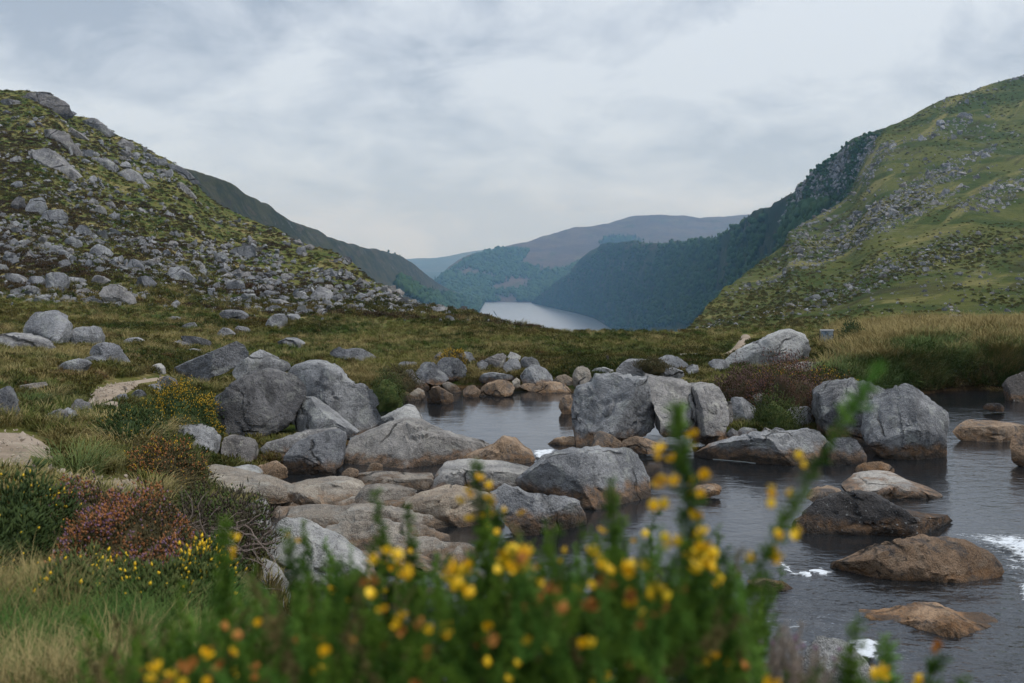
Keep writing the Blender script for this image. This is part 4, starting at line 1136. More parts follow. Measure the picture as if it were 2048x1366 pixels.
HG = [
    (ZL1, [(745, 320), (800, 253), (900, 258), (943, 330), (925, 382), (820, 362)]), (ZL1, [(645, 390), (740, 378), (820, 420), (833, 480), (760, 505), (680, 450)]),
    (ZL1, [(895, 520), (940, 483), (1000, 488), (1053, 540), (1055, 605), (930, 585)]), (ZL1, [(925, 470), (1000, 448), (1100, 498), (1165, 550), (1110, 592), (1050, 545)]),
    (ZL1, [(5, 630), (20, 550), (90, 533), (170, 558), (193, 625), (100, 675)]), (ZL1, [(25, 785), (80, 748), (200, 778), (260, 818), (275, 870), (180, 875)]),
    (ZL1, [(915, 845), (960, 768), (1050, 773), (1115, 825), (1050, 885), (940, 872)]), (ZL1, [(1385, 885), (1400, 798), (1470, 773), (1570, 788), (1593, 850), (1560, 925), (1450, 925)]),
    (ZL1, [(1715, 755), (1730, 688), (1800, 688), (1880, 738), (2005, 835), (1960, 865), (1820, 790)]), (ZM, [(270, 935), (270, 840), (400, 818), (465, 860), (445, 935), (380, 945)]),
    (ZM, [(645, 955), (660, 922), (760, 925), (823, 960), (795, 1010), (700, 995)]), (ZM, [(855, 1210), (880, 1168), (980, 1168), (1015, 1210), (990, 1265), (880, 1265)]),
    (ZM, [(1585, 1005), (1650, 957), (1710, 968), (1723, 1005), (1600, 1022)]), (ZM, [(960, 985), (1000, 935), (1060, 935), (1100, 990), (1050, 1015)]),
    (ZM, [(290, 510), (360, 470), (440, 490), (560, 490), (575, 570), (480, 600), (360, 560)]), (ZM, [(490, 440), (520, 407), (575, 415), (580, 460), (520, 475)]),
    (ZM, [(215, 480), (260, 445), (330, 445), (345, 480), (260, 500)]), (ZL1, [(960, 100), (1010, 60), (1060, 70), (1095, 130), (1080, 175), (1000, 130)]),
    (ZL1, [(1095, 170), (1140, 135), (1200, 140), (1230, 190), (1210, 225), (1130, 210)]), (ZL1, [(1290, 690), (1310, 600), (1380, 610), (1470, 690), (1465, 745), (1330, 740)]),
    (ZM, [(1190, 1180), (1120, 1180), (1130, 1145), (1180, 1145), (1200, 1180)]), (ZM, [(1600, 910), (1620, 855), (1680, 860), (1690, 905), (1650, 920)]),
    (ZM, [(980, 530), (1000, 480), (1060, 485), (1070, 530), (1100, 580), (1030, 580)]),
    (ZM, [(1460, 770), (1490, 730), (1540, 735), (1540, 775), (1500, 785)]), (ZM, [(670, 860), (720, 800), (790, 830), (800, 870), (720, 875)]),
    (ZM, [(830, 760), (870, 750), (950, 790), (930, 830), (870, 815)]), (ZL1, [(640, 830), (690, 785), (770, 800), (870, 810), (870, 855), (720, 865)]),
]
for z_, px_ in HG:
    rock(SCREE_LABEL, px_, 0.8, GR_HILL, z_, sub=3, cuts=3, e=0.58, group=SCREE_GROUP)

# crags on the crest of the bouldery hillside
OC = [
    ('rounded crag on the skyline at the top of the bouldery hill', [(200, 140), (260, 108), (400, 140), (540, 190), (630, 248), (700, 338), (742, 390), (725, 455), (600, 410), (480, 350), (370, 310), (280, 250)], 6, 0.35),
    ('long grey crag at the left photo edge under the skyline', [(-60, 210), (0, 188), (100, 188), (200, 218), (245, 290), (180, 310), (60, 275), (-60, 280)], 5, 0.3),
    ('pale blocky outcrop cut by dark joints in the upper hillside', [(395, 510), (410, 493), (530, 488), (640, 508), (692, 560), (712, 640), (765, 720), (838, 800), (760, 805), (660, 715), (560, 705), (500, 660), (475, 605), (405, 575)], 5, 0.3),
    ('smooth grey slab outcrop right of the blocky one', [(690, 500), (720, 480), (800, 538), (922, 630), (905, 668), (780, 605), (700, 585)], 4, 0.3),
    ('pale sheet of bare rock on the skyline', [(790, 410), (800, 380), (850, 378), (960, 408), (1060, 498), (1165, 560), (1060, 590), (960, 555), (860, 490)], 5, 0.45),
    ('long whaleback outcrop running down the upper hillside', [(265, 715), (350, 688), (480, 738), (575, 830), (690, 970), (850, 1095), (780, 1095), (580, 980), (440, 915), (355, 860), (300, 800)], 4, 0.3),
    ('twin humped outcrop in the middle of the upper hillside', [(915, 840), (960, 788), (1060, 798), (1160, 858), (1215, 920), (1100, 965), (1000, 915)], 3.5, 0.3),
    ('low outcrop just under the skyline notch', [(1155, 650), (1240, 598), (1330, 638), (1365, 700), (1300, 745), (1200, 705)], 3.5, 0.3),
    ('jagged outcrop where the skyline meets the far valley side', [(1655, 890), (1720, 848), (1820, 878), (1900, 928), (1975, 1010), (2050, 1085), (1940, 1030), (1820, 975)], 3.5, 0.3),
    ('thin fin of rock in the green strip below the skyline', [(1795, 1040), (1850, 1038), (1900, 1098), (1998, 1215), (1950, 1235), (1835, 1125)], 3, 0.3),
    ('fractured outcrop in the centre of the upper hillside', [(1185, 940), (1300, 898), (1385, 970), (1445, 1060), (1510, 1155), (1420, 1140), (1295, 1040)], 3.5, 0.3),
]
for lb, px_, T_, ln in OC:
    P_ = np.array(px_) * ZL0[2] + np.array(ZL0[:2])
    h_ = None
    dv_ = 6
    while h_ is None:
        h_ = hit(P_[:, 0].mean(), P_[:, 1].mean() + dv_, water=False)
        dv_ += 8
    rock(lb, px_, T_, GR_CRAG, ZL0, Y=h_.y + T_ * 0.35, name='rock_outcrop', sub=5, cuts=6, e=0.5, lean=ln + 0.5, rough=0.06)

RO = [
    ('pair of grey rocks at the foot of the green hillside behind the tall grass', [(1788, 655), (1800, 643), (1825, 641), (1845, 648), (1840, 660), (1800, 662)], 2.0),
    ('dark rocks at the foot of the green hillside near the photo edge', [(1898, 640), (1910, 630), (1930, 632), (1940, 640), (1920, 646)], 2.0),
]
for lb, px_, T_ in RO:
    rock(lb, px_, T_, GR_HILL, trees=(bvh_right,), name='rock_outcrop', sub=4, cuts=6, e=0.5, lean=0.6, rough=0.09)

# ------------------------------------------------------------------ scattering by geometry nodes (only for what nobody could count)


def source_collection(name, objs):
    c = bpy.data.collections.new(name)
    for o in objs:
        for k in list(o.users_collection):
            k.objects.unlink(o)
        c.objects.link(o)
    return c


def scatter(name, label, P, rot, scl, idx, coll):
    me = bpy.data.meshes.new(name)
    P = np.asarray(P, np.float32)
    me.vertices.add(len(P))
    me.vertices.foreach_set('co', P.ravel())
    a = me.attributes.new('rot', 'FLOAT_VECTOR', 'POINT'); a.data.foreach_set('vector', np.asarray(rot, np.float32).ravel())
    a = me.attributes.new('scl', 'FLOAT_VECTOR', 'POINT')
    scl = np.asarray(scl, np.float32)
    if scl.ndim == 1:
        scl = np.repeat(scl[:, None], 3, 1)
    a.data.foreach_set('vector', scl.ravel())
    a = me.attributes.new('idx', 'INT', 'POINT'); a.data.foreach_set('value', np.asarray(idx, np.int32))
    o = bpy.data.objects.new(name, me)
    COL.objects.link(o)
    ng = bpy.data.node_groups.new(name + '_nodes', 'GeometryNodeTree')
    ng.interface.new_socket('Geometry', in_out='INPUT', socket_type='NodeSocketGeometry')
    ng.interface.new_socket('Geometry', in_out='OUTPUT', socket_type='NodeSocketGeometry')
    gi, go = ng.nodes.new('NodeGroupInput'), ng.nodes.new('NodeGroupOutput')
    iop = ng.nodes.new('GeometryNodeInstanceOnPoints')
    ci = ng.nodes.new('GeometryNodeCollectionInfo')
    ci.inputs['Collection'].default_value = coll
    ci.inputs['Separate Children'].default_value = True
    ci.inputs['Reset Children'].default_value = True

    def na(nm, typ):
        n = ng.nodes.new('GeometryNodeInputNamedAttribute')
        n.data_type = typ
        n.inputs['Name'].default_value = nm
        return n.outputs[0]
    er = ng.nodes.new('FunctionNodeEulerToRotation')
    lk = ng.links.new
    lk(gi.outputs[0], iop.inputs['Points']); lk(ci.outputs[0], iop.inputs['Instance'])
    iop.inputs['Pick Instance'].default_value = True
    lk(na('idx', 'INT'), iop.inputs['Instance Index'])
    lk(na('rot', 'FLOAT_VECTOR'), er.inputs[0]); lk(er.outputs[0], iop.inputs['Rotation'])
    lk(na('scl', 'FLOAT_VECTOR'), iop.inputs['Scale'])
    lk(iop.outputs[0], go.inputs[0])
    md = o.modifiers.new('scatter', 'NODES')
    md.node_group = ng
    tag(o, label, kind='stuff')
    return o


def rays(n, u0, u1, v0, v1, trees, water=False, power=1.0):
    us, vs_ = rng.uniform(u0, u1, n), v0 + (v1 - v0) * rng.uniform(0, 1, n) ** power
    out_ = []
    for u, v in zip(us, vs_):
        h = hit(u, v, trees, water)
        if h is not None:
            out_.append((h.x, h.y, h.z, u, v))
    return np.array(out_)


# one tree of all rocks so that plants keep out of them
allV, allF, k0 = [], [], 0
for o in list(COL.objects):
    if o.type == 'MESH' and o.name.split('.')[0] in ('boulder', 'stone', 'rock_block', 'rock_outcrop'):
        me = o.data
        V = np.empty(len(me.vertices) * 3, np.float32); me.vertices.foreach_get('co', V)
        V = V.reshape(-1, 3) + np.array(o.location if o.parent is None else o.parent.location)
        Fq = np.empty(len(me.loops), np.int32); me.loops.foreach_get('vertex_index', Fq)
        allV.append(V); allF.append(Fq.reshape(-1, 3) + k0); k0 += len(V)
bvh_rocks = BVHTree.FromPolygons(np.concatenate(allV).tolist(), np.concatenate(allF).tolist())
UP = Vector((0, 0, 1))


def free_of_rock(p, up=0.8):
    h = bvh_rocks.ray_cast(Vector((p[0], p[1], p[2] - 0.05)), UP, up)
    return h[0] is None


# ---- scree
protos = []
for k in range(8):
    r_ = np.random.default_rng(900 + k)
    a_ = np.sort(r_.uniform(0, 2 * math.pi, 7) * 0.25 + np.arange(7) * 2 * math.pi / 7)
    rr = r_.uniform(0.7, 1.1, 7)
    o2 = np.stack([np.cos(a_) * rr * 0.5 * r_.uniform(1.0, 1.5), np.sin(a_) * rr * 0.36], 1)
    V, Fc = rock_shape(o2, 0.45, 900 + k, e=0.5, lean=0.1, cuts=5, rough=0.06, sub=3 if k < 4 else 2)
    po = mesh_obj('scree_stone', V, Fc, GR_HILL)
    finish_rock(po, 30)
    protos.append(po)
COL_SCREE = source_collection('scree_sources', protos)
SCREE_ZONES = [([(-40, 420), (60, 430), (250, 500), (300, 600), (200, 620), (-40, 610)], 5.2), ([(300, 520), (430, 480), (560, 500), (700, 560), (760, 610), (640, 640), (420, 610)], 4.6),
               ([(540, 470), (660, 505), (850, 590), (940, 635), (780, 630), (640, 560)], 4.4), ([(180, 430), (420, 520), (330, 580), (150, 540)], 3.5), ([(60, 300), (300, 310), (400, 420), (220, 440), (40, 380)], 2.0),
               ([(380, 560), (760, 620), (640, 690), (380, 680)], 2.0)]
c = rays(42000, -160, 1060, 185, 690, (bvh_moor,))
dens = np.full(len(c), 1.15)
for poly, dz in SCREE_ZONES:
    dens = np.maximum(dens, np.where(in_poly(c[:, 3], c[:, 4], poly), dz, 0))
dens *= np.clip(0.8 + 2.6 * fbm(c[:, :3] * 0.09, 4, 77), 0.05, 2.4)
dens *= smooth01((c[:, 1] - 42) / 14)
keep = rng.uniform(0, 6.5, len(c)) < dens
c = c[keep]
sz_px = np.exp(rng.normal(2.2, 0.6, len(c))).clip(3, 40) * (0.8 + 0.25 * smooth01((c[:, 4] - 420) / 150))
size = (sz_px * c[:, 1] / F).clip(0.25, 3.4)
ok = np.array([free_of_rock(p) for p in c[:, :3]])
c, size, sz_px = c[ok], size[ok], sz_px[ok]
order = np.argsort(-sz_px)
c, size = c[order], size[order]
NI = max(0, 296 - N_BOULDER)
inview = (c[:, 3] > 0) & (c[:, 3] < 1020)
ind = np.where(inview)[0][:NI]
for k in ind:
    s_ = protos[int(rng.integers(0, 4))]
    o = s_.copy()
    o.name = 'boulder'
    o.location = (c[k, 0], c[k, 1], c[k, 2] + rng.uniform(-0.06, 0.12) * size[k])
    o.rotation_euler = (rng.uniform(-.3, .3), rng.uniform(-.35, .35) + 0.25, rng.uniform(0, 6.28))
    o.scale = tuple(size[k] * np.array([1, 1, 1]) * rng.uniform(0.85, 1.2, 3))
    tag(o, SCREE_LABEL, 'boulder', SCREE_GROUP)
    COL.objects.link(o)
rest = np.setdiff1d(np.arange(len(c)), ind)
nr = len(rest)
scatter('scree', 'grey scree stones strewn over the bouldery hillside', c[rest, :3] + np.array([0, 0, 1.0]) * (rng.uniform(-0.05, 0.2, nr) * size[rest])[:, None], np.stack([rng.uniform(-.4, .4, nr), rng.uniform(-.2, .6, nr), rng.uniform(0, 6.28, nr)], 1),
        size[rest][:, None] * rng.uniform(0.8, 1.2, (nr, 3)), rng.integers(0, 8, nr), COL_SCREE)

RZ = [([(1500, 560), (1572, 470), (1640, 415), (1700, 372), (1735, 300), (1775, 262), (1800, 270), (1740, 360), (1660, 440), (1590, 490), (1540, 550)], 3.5), ([(1345, 668), (1480, 560), (1580, 470), (1640, 470), (1560, 560), (1440, 660)], 4), ([(1480, 600), (1700, 430), (1780, 400), (1830, 430), (1700, 500), (1560, 600)], 5),
      ([(1640, 470), (1900, 320), (1990, 290), (2000, 330), (1850, 430), (1700, 500)], 5), ([(1800, 260), (1960, 225), (1930, 260), (1800, 290)], 2), ([(1900, 420), (2048, 330), (2200, 300), (2200, 380), (1940, 440)], 3.5),
      ([(1500, 640), (1760, 520), (1850, 530), (1640, 630)], 3), ([(1700, 540), (1960, 450), (1960, 500), (1760, 570)], 1.5)]
c = rays(70000, 1335, 2300, 150, 672, (bvh_right,))
dens = np.full(len(c), 0.45)
for poly, dz in RZ:
    dens = np.maximum(dens, np.where(in_poly(c[:, 3], c[:, 4], poly), dz, 0))
dens *= np.clip(0.6 + 3.4 * fbm(np.stack([c[:, :3] @ _a * 0.25, c[:, :3] @ _b, c[:, :3] @ _c], 1) * 0.055, 4, 78), 0.03, 2.6)
keep = rng.uniform(0, 10, len(c)) < dens
c = c[keep]
nr = len(c)
size = (np.exp(rng.normal(1.45, 0.55, nr)).clip(2, 20) * c[:, 1] / F)
scatter('hillside_scree', 'bands of grey scree on the green hillside', c[:, :3] + np.array([0, 0, 1.0]) * (0.1 * size)[:, None], np.stack([rng.uniform(-.4, .4, nr), rng.uniform(-.4, .4, nr), rng.uniform(0, 6.28, nr)], 1),
        size[:, None] * rng.uniform(0.8, 1.25, (nr, 3)), rng.integers(4, 8, nr), COL_SCREE)

# ------------------------------------------------------------------ footpaths (thin sheets that dip under the turf at their edges)
PATHS = {
    'gravel path winding past the step stones on the left field': [[(175, 805), (190, 780), (212, 772), (238, 765), (266, 762), (330, 752), (336, 757), (300, 764), (278, 767), (272, 776), (250, 788), (220, 800), (190, 812), (178, 812)]],
    'sandy trodden ground at the left edge above the purple heather': [[(-260, 862), (0, 865), (50, 866), (82, 882), (112, 905), (110, 917), (84, 918), (60, 910), (66, 925), (50, 940), (110, 932), (130, 955), (190, 962), (262, 958), (290, 985), (262, 1008), (180, 985), (100, 965), (0, 950), (-260, 960)]],
    'stony footpath running over the moor behind the pyramid boulder': [[(1440, 712), (1462, 700), (1471, 690), (1480, 677), (1483, 669), (1497, 668), (1504, 679), (1494, 688), (1486, 699), (1470, 708), (1448, 718)]],
}
GX, GY, GZ = GRID
GU = GX / GY * F + UC
GV = HZ - (GZ - CZ) * F / GY
PATH_POLYS = []
for lb, polys in PATHS.items():
    for poly in polys:
        PATH_POLYS.append(poly)
        ys_ = [p[1] for p in poly]
        sdp = poly_dist(GU, GV, poly)
        use = (sdp < 14) & (GY < 60) & (GY > 5)
        fcs = grid_faces(*GX.shape)
        fk = use.ravel()[fcs].all(1)
        ids, inv = np.unique(fcs[fk].ravel(), return_inverse=True)
        zoff = np.interp(-sdp.ravel()[ids], [-10, 0, 5], [-0.08, 0.0, 0.03]) * (GY.ravel()[ids] / 16).clip(0.6, 2)
        Vp = MOORV[ids].copy()
        Vp[:, 2] += zoff
        o = mesh_obj('footpath', Vp, inv.reshape(-1, 4), M_PATH)
        tag(o, lb, kind='structure')


M_PEB = plain('path_stone', (0.27, 0.225, 0.18), 0.9, 0.1, 0.6, (0.36, 0.31, 0.26), 9).m
pebs = []
for k in range(3):
    po = protos[4 + k].copy()
    po.data = po.data.copy()
    po.data.materials.clear()
    po.data.materials.append(M_PEB)
    po.name = 'path_stone_%d' % k
    COL.objects.link(po)
    pebs.append(po)
COL_PEB = source_collection('path_stone_sources', pebs)
PB = []
for poly in PATH_POLYS[:2]:
    pa = np.array(poly)
    cpb = rays(900, max(-120, pa[:, 0].min()), pa[:, 0].max(), pa[:, 1].min(), pa[:, 1].max(), (bvh_moor,))
    PB.append(cpb[poly_dist(cpb[:, 3], cpb[:, 4], poly) < -3])
PB = np.concatenate(PB)
nr = len(PB)
scatter('path_gravel', 'loose gravel and small stones on the sandy paths', PB[:, :3] + np.array([0, 0, 0.06]), np.stack([rng.uniform(-.4, .4, nr), rng.uniform(-.4, .4, nr), rng.uniform(0, 6.28, nr)], 1),
        np.exp(rng.normal(-3.6, 0.6, nr)).clip(0.012, 0.14)[:, None] * rng.uniform(0.7, 1.3, (nr, 3)), rng.integers(0, 3, nr), COL_PEB)


def on_path(c):
    m = np.zeros(len(c), bool)
    for poly in PATH_POLYS:
        m |= poly_dist(c[:, 3], c[:, 4], poly) < np.where(c[:, 4] > 720, 9, 2)
    return m


# ------------------------------------------------------------------ grass tufts
M_TUFT = turf_mat('grass_blades', 0.1, 1.0, 0.55).m
M_STRAW = plain('straw_blades', (0.19, 0.15, 0.062), 0.9, 0.05, 0.4, (0.3, 0.24, 0.11), 1.5).m
M_RUSH = plain('rush_blades', (0.055, 0.088, 0.024), 0.8, 0.15, 0.8, (0.11, 0.125, 0.038), 1.2).m
M_GRASSF = plain('foreground_grass_blades', (0.035, 0.08, 0.016), 0.8, 0.08, 0.8, (0.10, 0.125, 0.035), 2.5).m
M_HCL = plain('dark_heather_leaves', (0.042, 0.034, 0.018), 0.95, 0.05, 0.6, (0.075, 0.045, 0.026), 0.6).m
M_CLUMP = turf_mat('heath_clump_leaves', -0.1, 1.0, 0.15, (0.82, 0.7, 0.8)).m


def tuft(name, nb, h, spread, curve, width, mat, seed, stiff=1.0):
    r = np.random.default_rng(seed)
    V, Fq = [], []
    for b in range(nb):
        a = r.uniform(0, 6.283)
        rad = spread * np.sqrt(r.uniform()) * 0.6
        base = np.array([math.cos(a) * rad, math.sin(a) * rad, -0.04 * h])
        da = a + r.normal(0, 0.7)
        d = np.array([math.cos(da), math.sin(da), 0])
        side_ = np.array([-d[1], d[0], 0])
        hh = h * r.uniform(0.55, 1.1)
        cv_ = curve * r.uniform(0.3, 1.3) * hh
        k0 = len(V)
        for t in (0, 0.4, 0.75):
            p = base + d * (cv_ * t ** (1.7 * stiff)) + np.array([0, 0, hh * (t - 0.28 * curve * t ** 3)])
            ww = width * (1 - 0.55 * t)
            V += [p - side_ * ww, p + side_ * ww]
        V.append(base + d * cv_ * 1.08 + np.array([0, 0, hh * (1 - 0.36 * curve)]))
        Fq += [(k0, k0 + 1, k0 + 3, k0 + 2), (k0 + 2, k0 + 3, k0 + 5, k0 + 4), (k0 + 4, k0 + 5, k0 + 6)]
    return mesh_obj(name, V, Fq, mat)


def clump(name, n, w_, h_, leaf, mat, seed):
    """low cushion of small leaves"""
    r = np.random.default_rng(seed)
    V, Fq = [], []
    for k in range(n):
        d = r.normal(size=3)
        d[2] = abs(d[2])
        d /= np.linalg.norm(d)
        p = d * np.array([w_, w_, h_]) * r.uniform(0.55, 1.05)
        q = d + r.normal(0, 0.5, 3) + np.array([0, 0, 0.5])
        q /= np.linalg.norm(q)
        s_ = np.cross(q, r.normal(size=3)); s_ /= np.linalg.norm(s_)
        l_ = leaf * r.uniform(0.7, 1.4)
        k0 = len(V)
        V += [p - s_ * l_ * 0.3, p + s_ * l_ * 0.3, p + q * l_]
        Fq.append((k0, k0 + 1, k0 + 2))
    return mesh_obj(name, V, Fq, mat, smooth=False)


T_GRASS = source_collection('tuft_sources', [tuft('tuft_%d' % k, 34, 0.26, 0.16, 0.75, 0.0055, M_TUFT, 40 + k) for k in range(5)] +
                            [tuft('tuft_%d' % (5 + k), 30, 0.3, 0.14, 0.8, 0.004, M_STRAW, 60 + k) for k in range(2)] +
                            [clump('tuft_%d' % (7 + k), 130, 0.22, 0.15, 0.06, M_CLUMP, 70 + k) for k in range(3)] +
                            [clump('tufu_%d' % k, 130, 0.24, 0.14, 0.055, M_HCL, 80 + k) for k in range(2)])
T_LONG = source_collection('long_tuft_sources', [tuft('long_%d' % k, 46, 0.62, 0.2, 0.55, 0.0055, M_STRAW, 140 + k) for k in range(4)] +
                           [tuft('long_%d' % (4 + k), 50, 0.55, 0.22, 0.8, 0.006, M_RUSH, 150 + k) for k in range(4)])
T_FINE = source_collection('fine_tuft_sources', [tuft('fine_%d' % k, 26, 0.34, 0.12, 0.7, 0.0021, M_GRASSF, 240 + k) for k in range(4)] +
                           [tuft('fine_%d' % (4 + k), 18, 0.46, 0.12, 0.6, 0.0016, M_STRAW, 250 + k) for k in range(3)])


def grass_scatter(name, label, c, smin, smax, pick, coll, up=0.5):
    ok = np.array([free_of_rock(p, up) for p in c[:, :3]]) & ~on_path(c)
    ok &= ~((c[:, 2] < 0.12) & (c[:, 1] < 31))
    c = c[ok]
    n = len(c)
    idx = pick(c, n)
    rot = np.stack([rng.normal(0, .16, n), rng.normal(0, .16, n), rng.uniform(0, 6.28, n)], 1)
    s_ = rng.uniform(smin, smax, n)
    return scatter(name, label, c[:, :3], rot, s_, idx, coll)


def pick_moor(c, n):
    straw = fbm(c[:, :3] * 0.5, 3, 301) + rng.normal(0, 0.25, n)
    heath = fbm(c[:, :3] * 0.33, 3, 302) + rng.normal(0, 0.25, n)
    i = rng.integers(0, 5, n)
    i = np.where(straw > 0.3, rng.integers(5, 7, n), i)
    return np.where(heath > 0.28, rng.integers(7, 10, n), i)


c = rays(30000, -200, 2250, 668, 1250, (bvh_moor,), True)
c = c[(c[:, 1] > 7.5) & (c[:, 1] < 24)]
grass_scatter('bank_grass', 'green and straw coloured grass on the stream banks', c, 0.5, 1.0, pick_moor, T_GRASS)
c = rays(44000, -200, 2250, 575, 800, (bvh_moor,))
c = c[(c[:, 1] >= 23) & (c[:, 1] < 56)]
grass_scatter('moor_grass', 'olive green moor grass and low heath beyond the pool', c, 0.55, 1.05, pick_moor, T_GRASS)


def pick_hill(c, n):
    heath = fbm(c[:, :3] * 0.12, 3, 304) + rng.normal(0, 0.3, n)
    i = pick_moor(c, n)
    i = np.where(heath > 0.05, rng.integers(7, 10, n), i)
    dk = fbm(c[:, :3] * 0.1, 4, 306) + rng.normal(0, 0.2, n)
    return np.where(dk > -0.02, rng.integers(10, 12, n), i)


c = rays(52000, -200, 1330, 178, 690, (bvh_moor,))
c = c[c[:, 1] >= 54]
zone = np.zeros(len(c))
for poly, dz in SCREE_ZONES:
    zone = np.maximum(zone, np.where(in_poly(c[:, 3], c[:, 4], poly), dz / 7.5, 0))
c = c[rng.uniform(size=len(c)) > 0.75 * zone]
grass_scatter('hillside_heath', 'mixed grass, bilberry and heather covering the bouldery hillside', c, 0.9, 2.1, pick_hill, T_GRASS, 0.3)
c = rays(44000, 1335, 2300, 150, 672, (bvh_right,))
c = c[fbm(np.stack([c[:, :3] @ _a * 0.2, c[:, :3] @ _b, c[:, :3] @ _c], 1) * 0.05, 4, 79) + rng.normal(0, .2, len(c)) > 0.1]
n = len(c)
scatter('hillside_grass', 'grass and bracken tussocks on the steep green hillside', c[:, :3], np.stack([rng.normal(0, .2, n), rng.normal(0, .2, n), rng.uniform(0, 6.28, n)], 1),
        rng.uniform(0.6, 1.3, n) * (0.9 + c[:, 1] / 260.0), np.where(rng.uniform(size=n) < 0.6, rng.integers(7, 10, n), rng.integers(0, 7, n)), T_GRASS)

# tall straw grass on the right bank with a green fringe hanging over the water
c = rays(16000, 1640, 2300, 640, 800, (bvh_moor,))
c = c[(c[:, 1] > 26) & (c[:, 1] < 52)]
c = c[(c[:, 3] > 1690 + 25 * rng.normal(size=len(c))) | (c[:, 4] > 740)]
c = c[fbm(c[:, :3] * 0.55, 3, 401) + rng.normal(0, .2, len(c)) > -0.22]
grass_scatter('tall_grass', 'tall straw grass and rushes on the bank above the right stream', c, 0.7, 1.15,
              lambda c, n: np.where(fbm(c[:, :3] * 0.7, 3, 402) * 1.1 + (c[:, 1] - 29.3) * 0.22 + rng.normal(0, .3, n) > 0, rng.integers(0, 4, n), rng.integers(4, 8, n)), T_LONG, 1.2)

# foreground grass at the photographer's feet
c = rays(3600, -250, 480, 1200, 1480, (bvh_moor,))
c = c[(c[:, 1] < 8.0)]
grass_scatter('foreground_grass', 'fine long grass growing beside the near gorse', c, 0.4, 0.8, lambda c, n: np.where(fbm(c[:, :3] * 1.3, 3, 411) + rng.normal(0, .25, n) < 0.36, rng.integers(0, 4, n), rng.integers(4, 7, n)), T_FINE)

# tussocks that stand out one by one
TUSS = [(258, 905, 1.15, 'pale straw tussock between the sandy ground and the dark gorse'), (205, 860, 0.9, 'small straw tussock beside the pale rounded boulder'), (320, 870, 0.9, 'straw tussock leaning on the yellow gorse bush'),
        (100, 800, 0.8, 'bleached tussock left of the gravel path'), (300, 1000, 0.8, 'dry tussock at the upper edge of the gnarled heather'), (150, 950, 1.0, 'green tussock at the right end of the sandy ground'),
        (1990, 790, 1.0, 'arching tussock hanging over the water under the right bank'), (1395, 752, 0.8, 'straw tussock behind the split boulder'), (60, 815, 0.8, 'dark green tussock beside the upright boulder at the left edge')]
for k, (u, v, s_, lb) in enumerate(TUSS):
    h = hit(u, v, (bvh_moor,), False)
    mat_ = M_RUSH if 'green' in lb else M_STRAW
    o = tuft('grass_tussock', 260, 0.5, 0.42, 1.0, 0.0045, mat_, 500 + k)
    o.location = (h.x, h.y, h.z - 0.03)
    o.scale = (s_, s_, s_)
    tag(o, lb, 'tussock')

# ------------------------------------------------------------------ bushes


def spikes(P, Dn, Ln, Wd, r):
    """many slim four sided leaves/flowers as one mesh: base, direction, length, width"""
    n = len(P)
    a = np.cross(Dn, r.normal(size=(n, 3)))
    a /= np.linalg.norm(a, axis=1)[:, None] + 1e-9
    b = np.cross(Dn, a)
    m = P + Dn * (Ln * 0.45)[:, None]
    w_ = Wd[:, None]
    V = np.stack([P, m + a * w_, m + b * w_, m - a * w_, m - b * w_, P + Dn * Ln[:, None]], 1).reshape(-1, 3)
    k = (np.arange(n) * 6)[:, None, None]
    T = np.array([[0, 2, 1], [0, 3, 2], [0, 4, 3], [0, 1, 4], [5, 1, 2], [5, 2, 3], [5, 3, 4], [5, 4, 1]])[None]
    return V, (T + k).reshape(-1, 3)


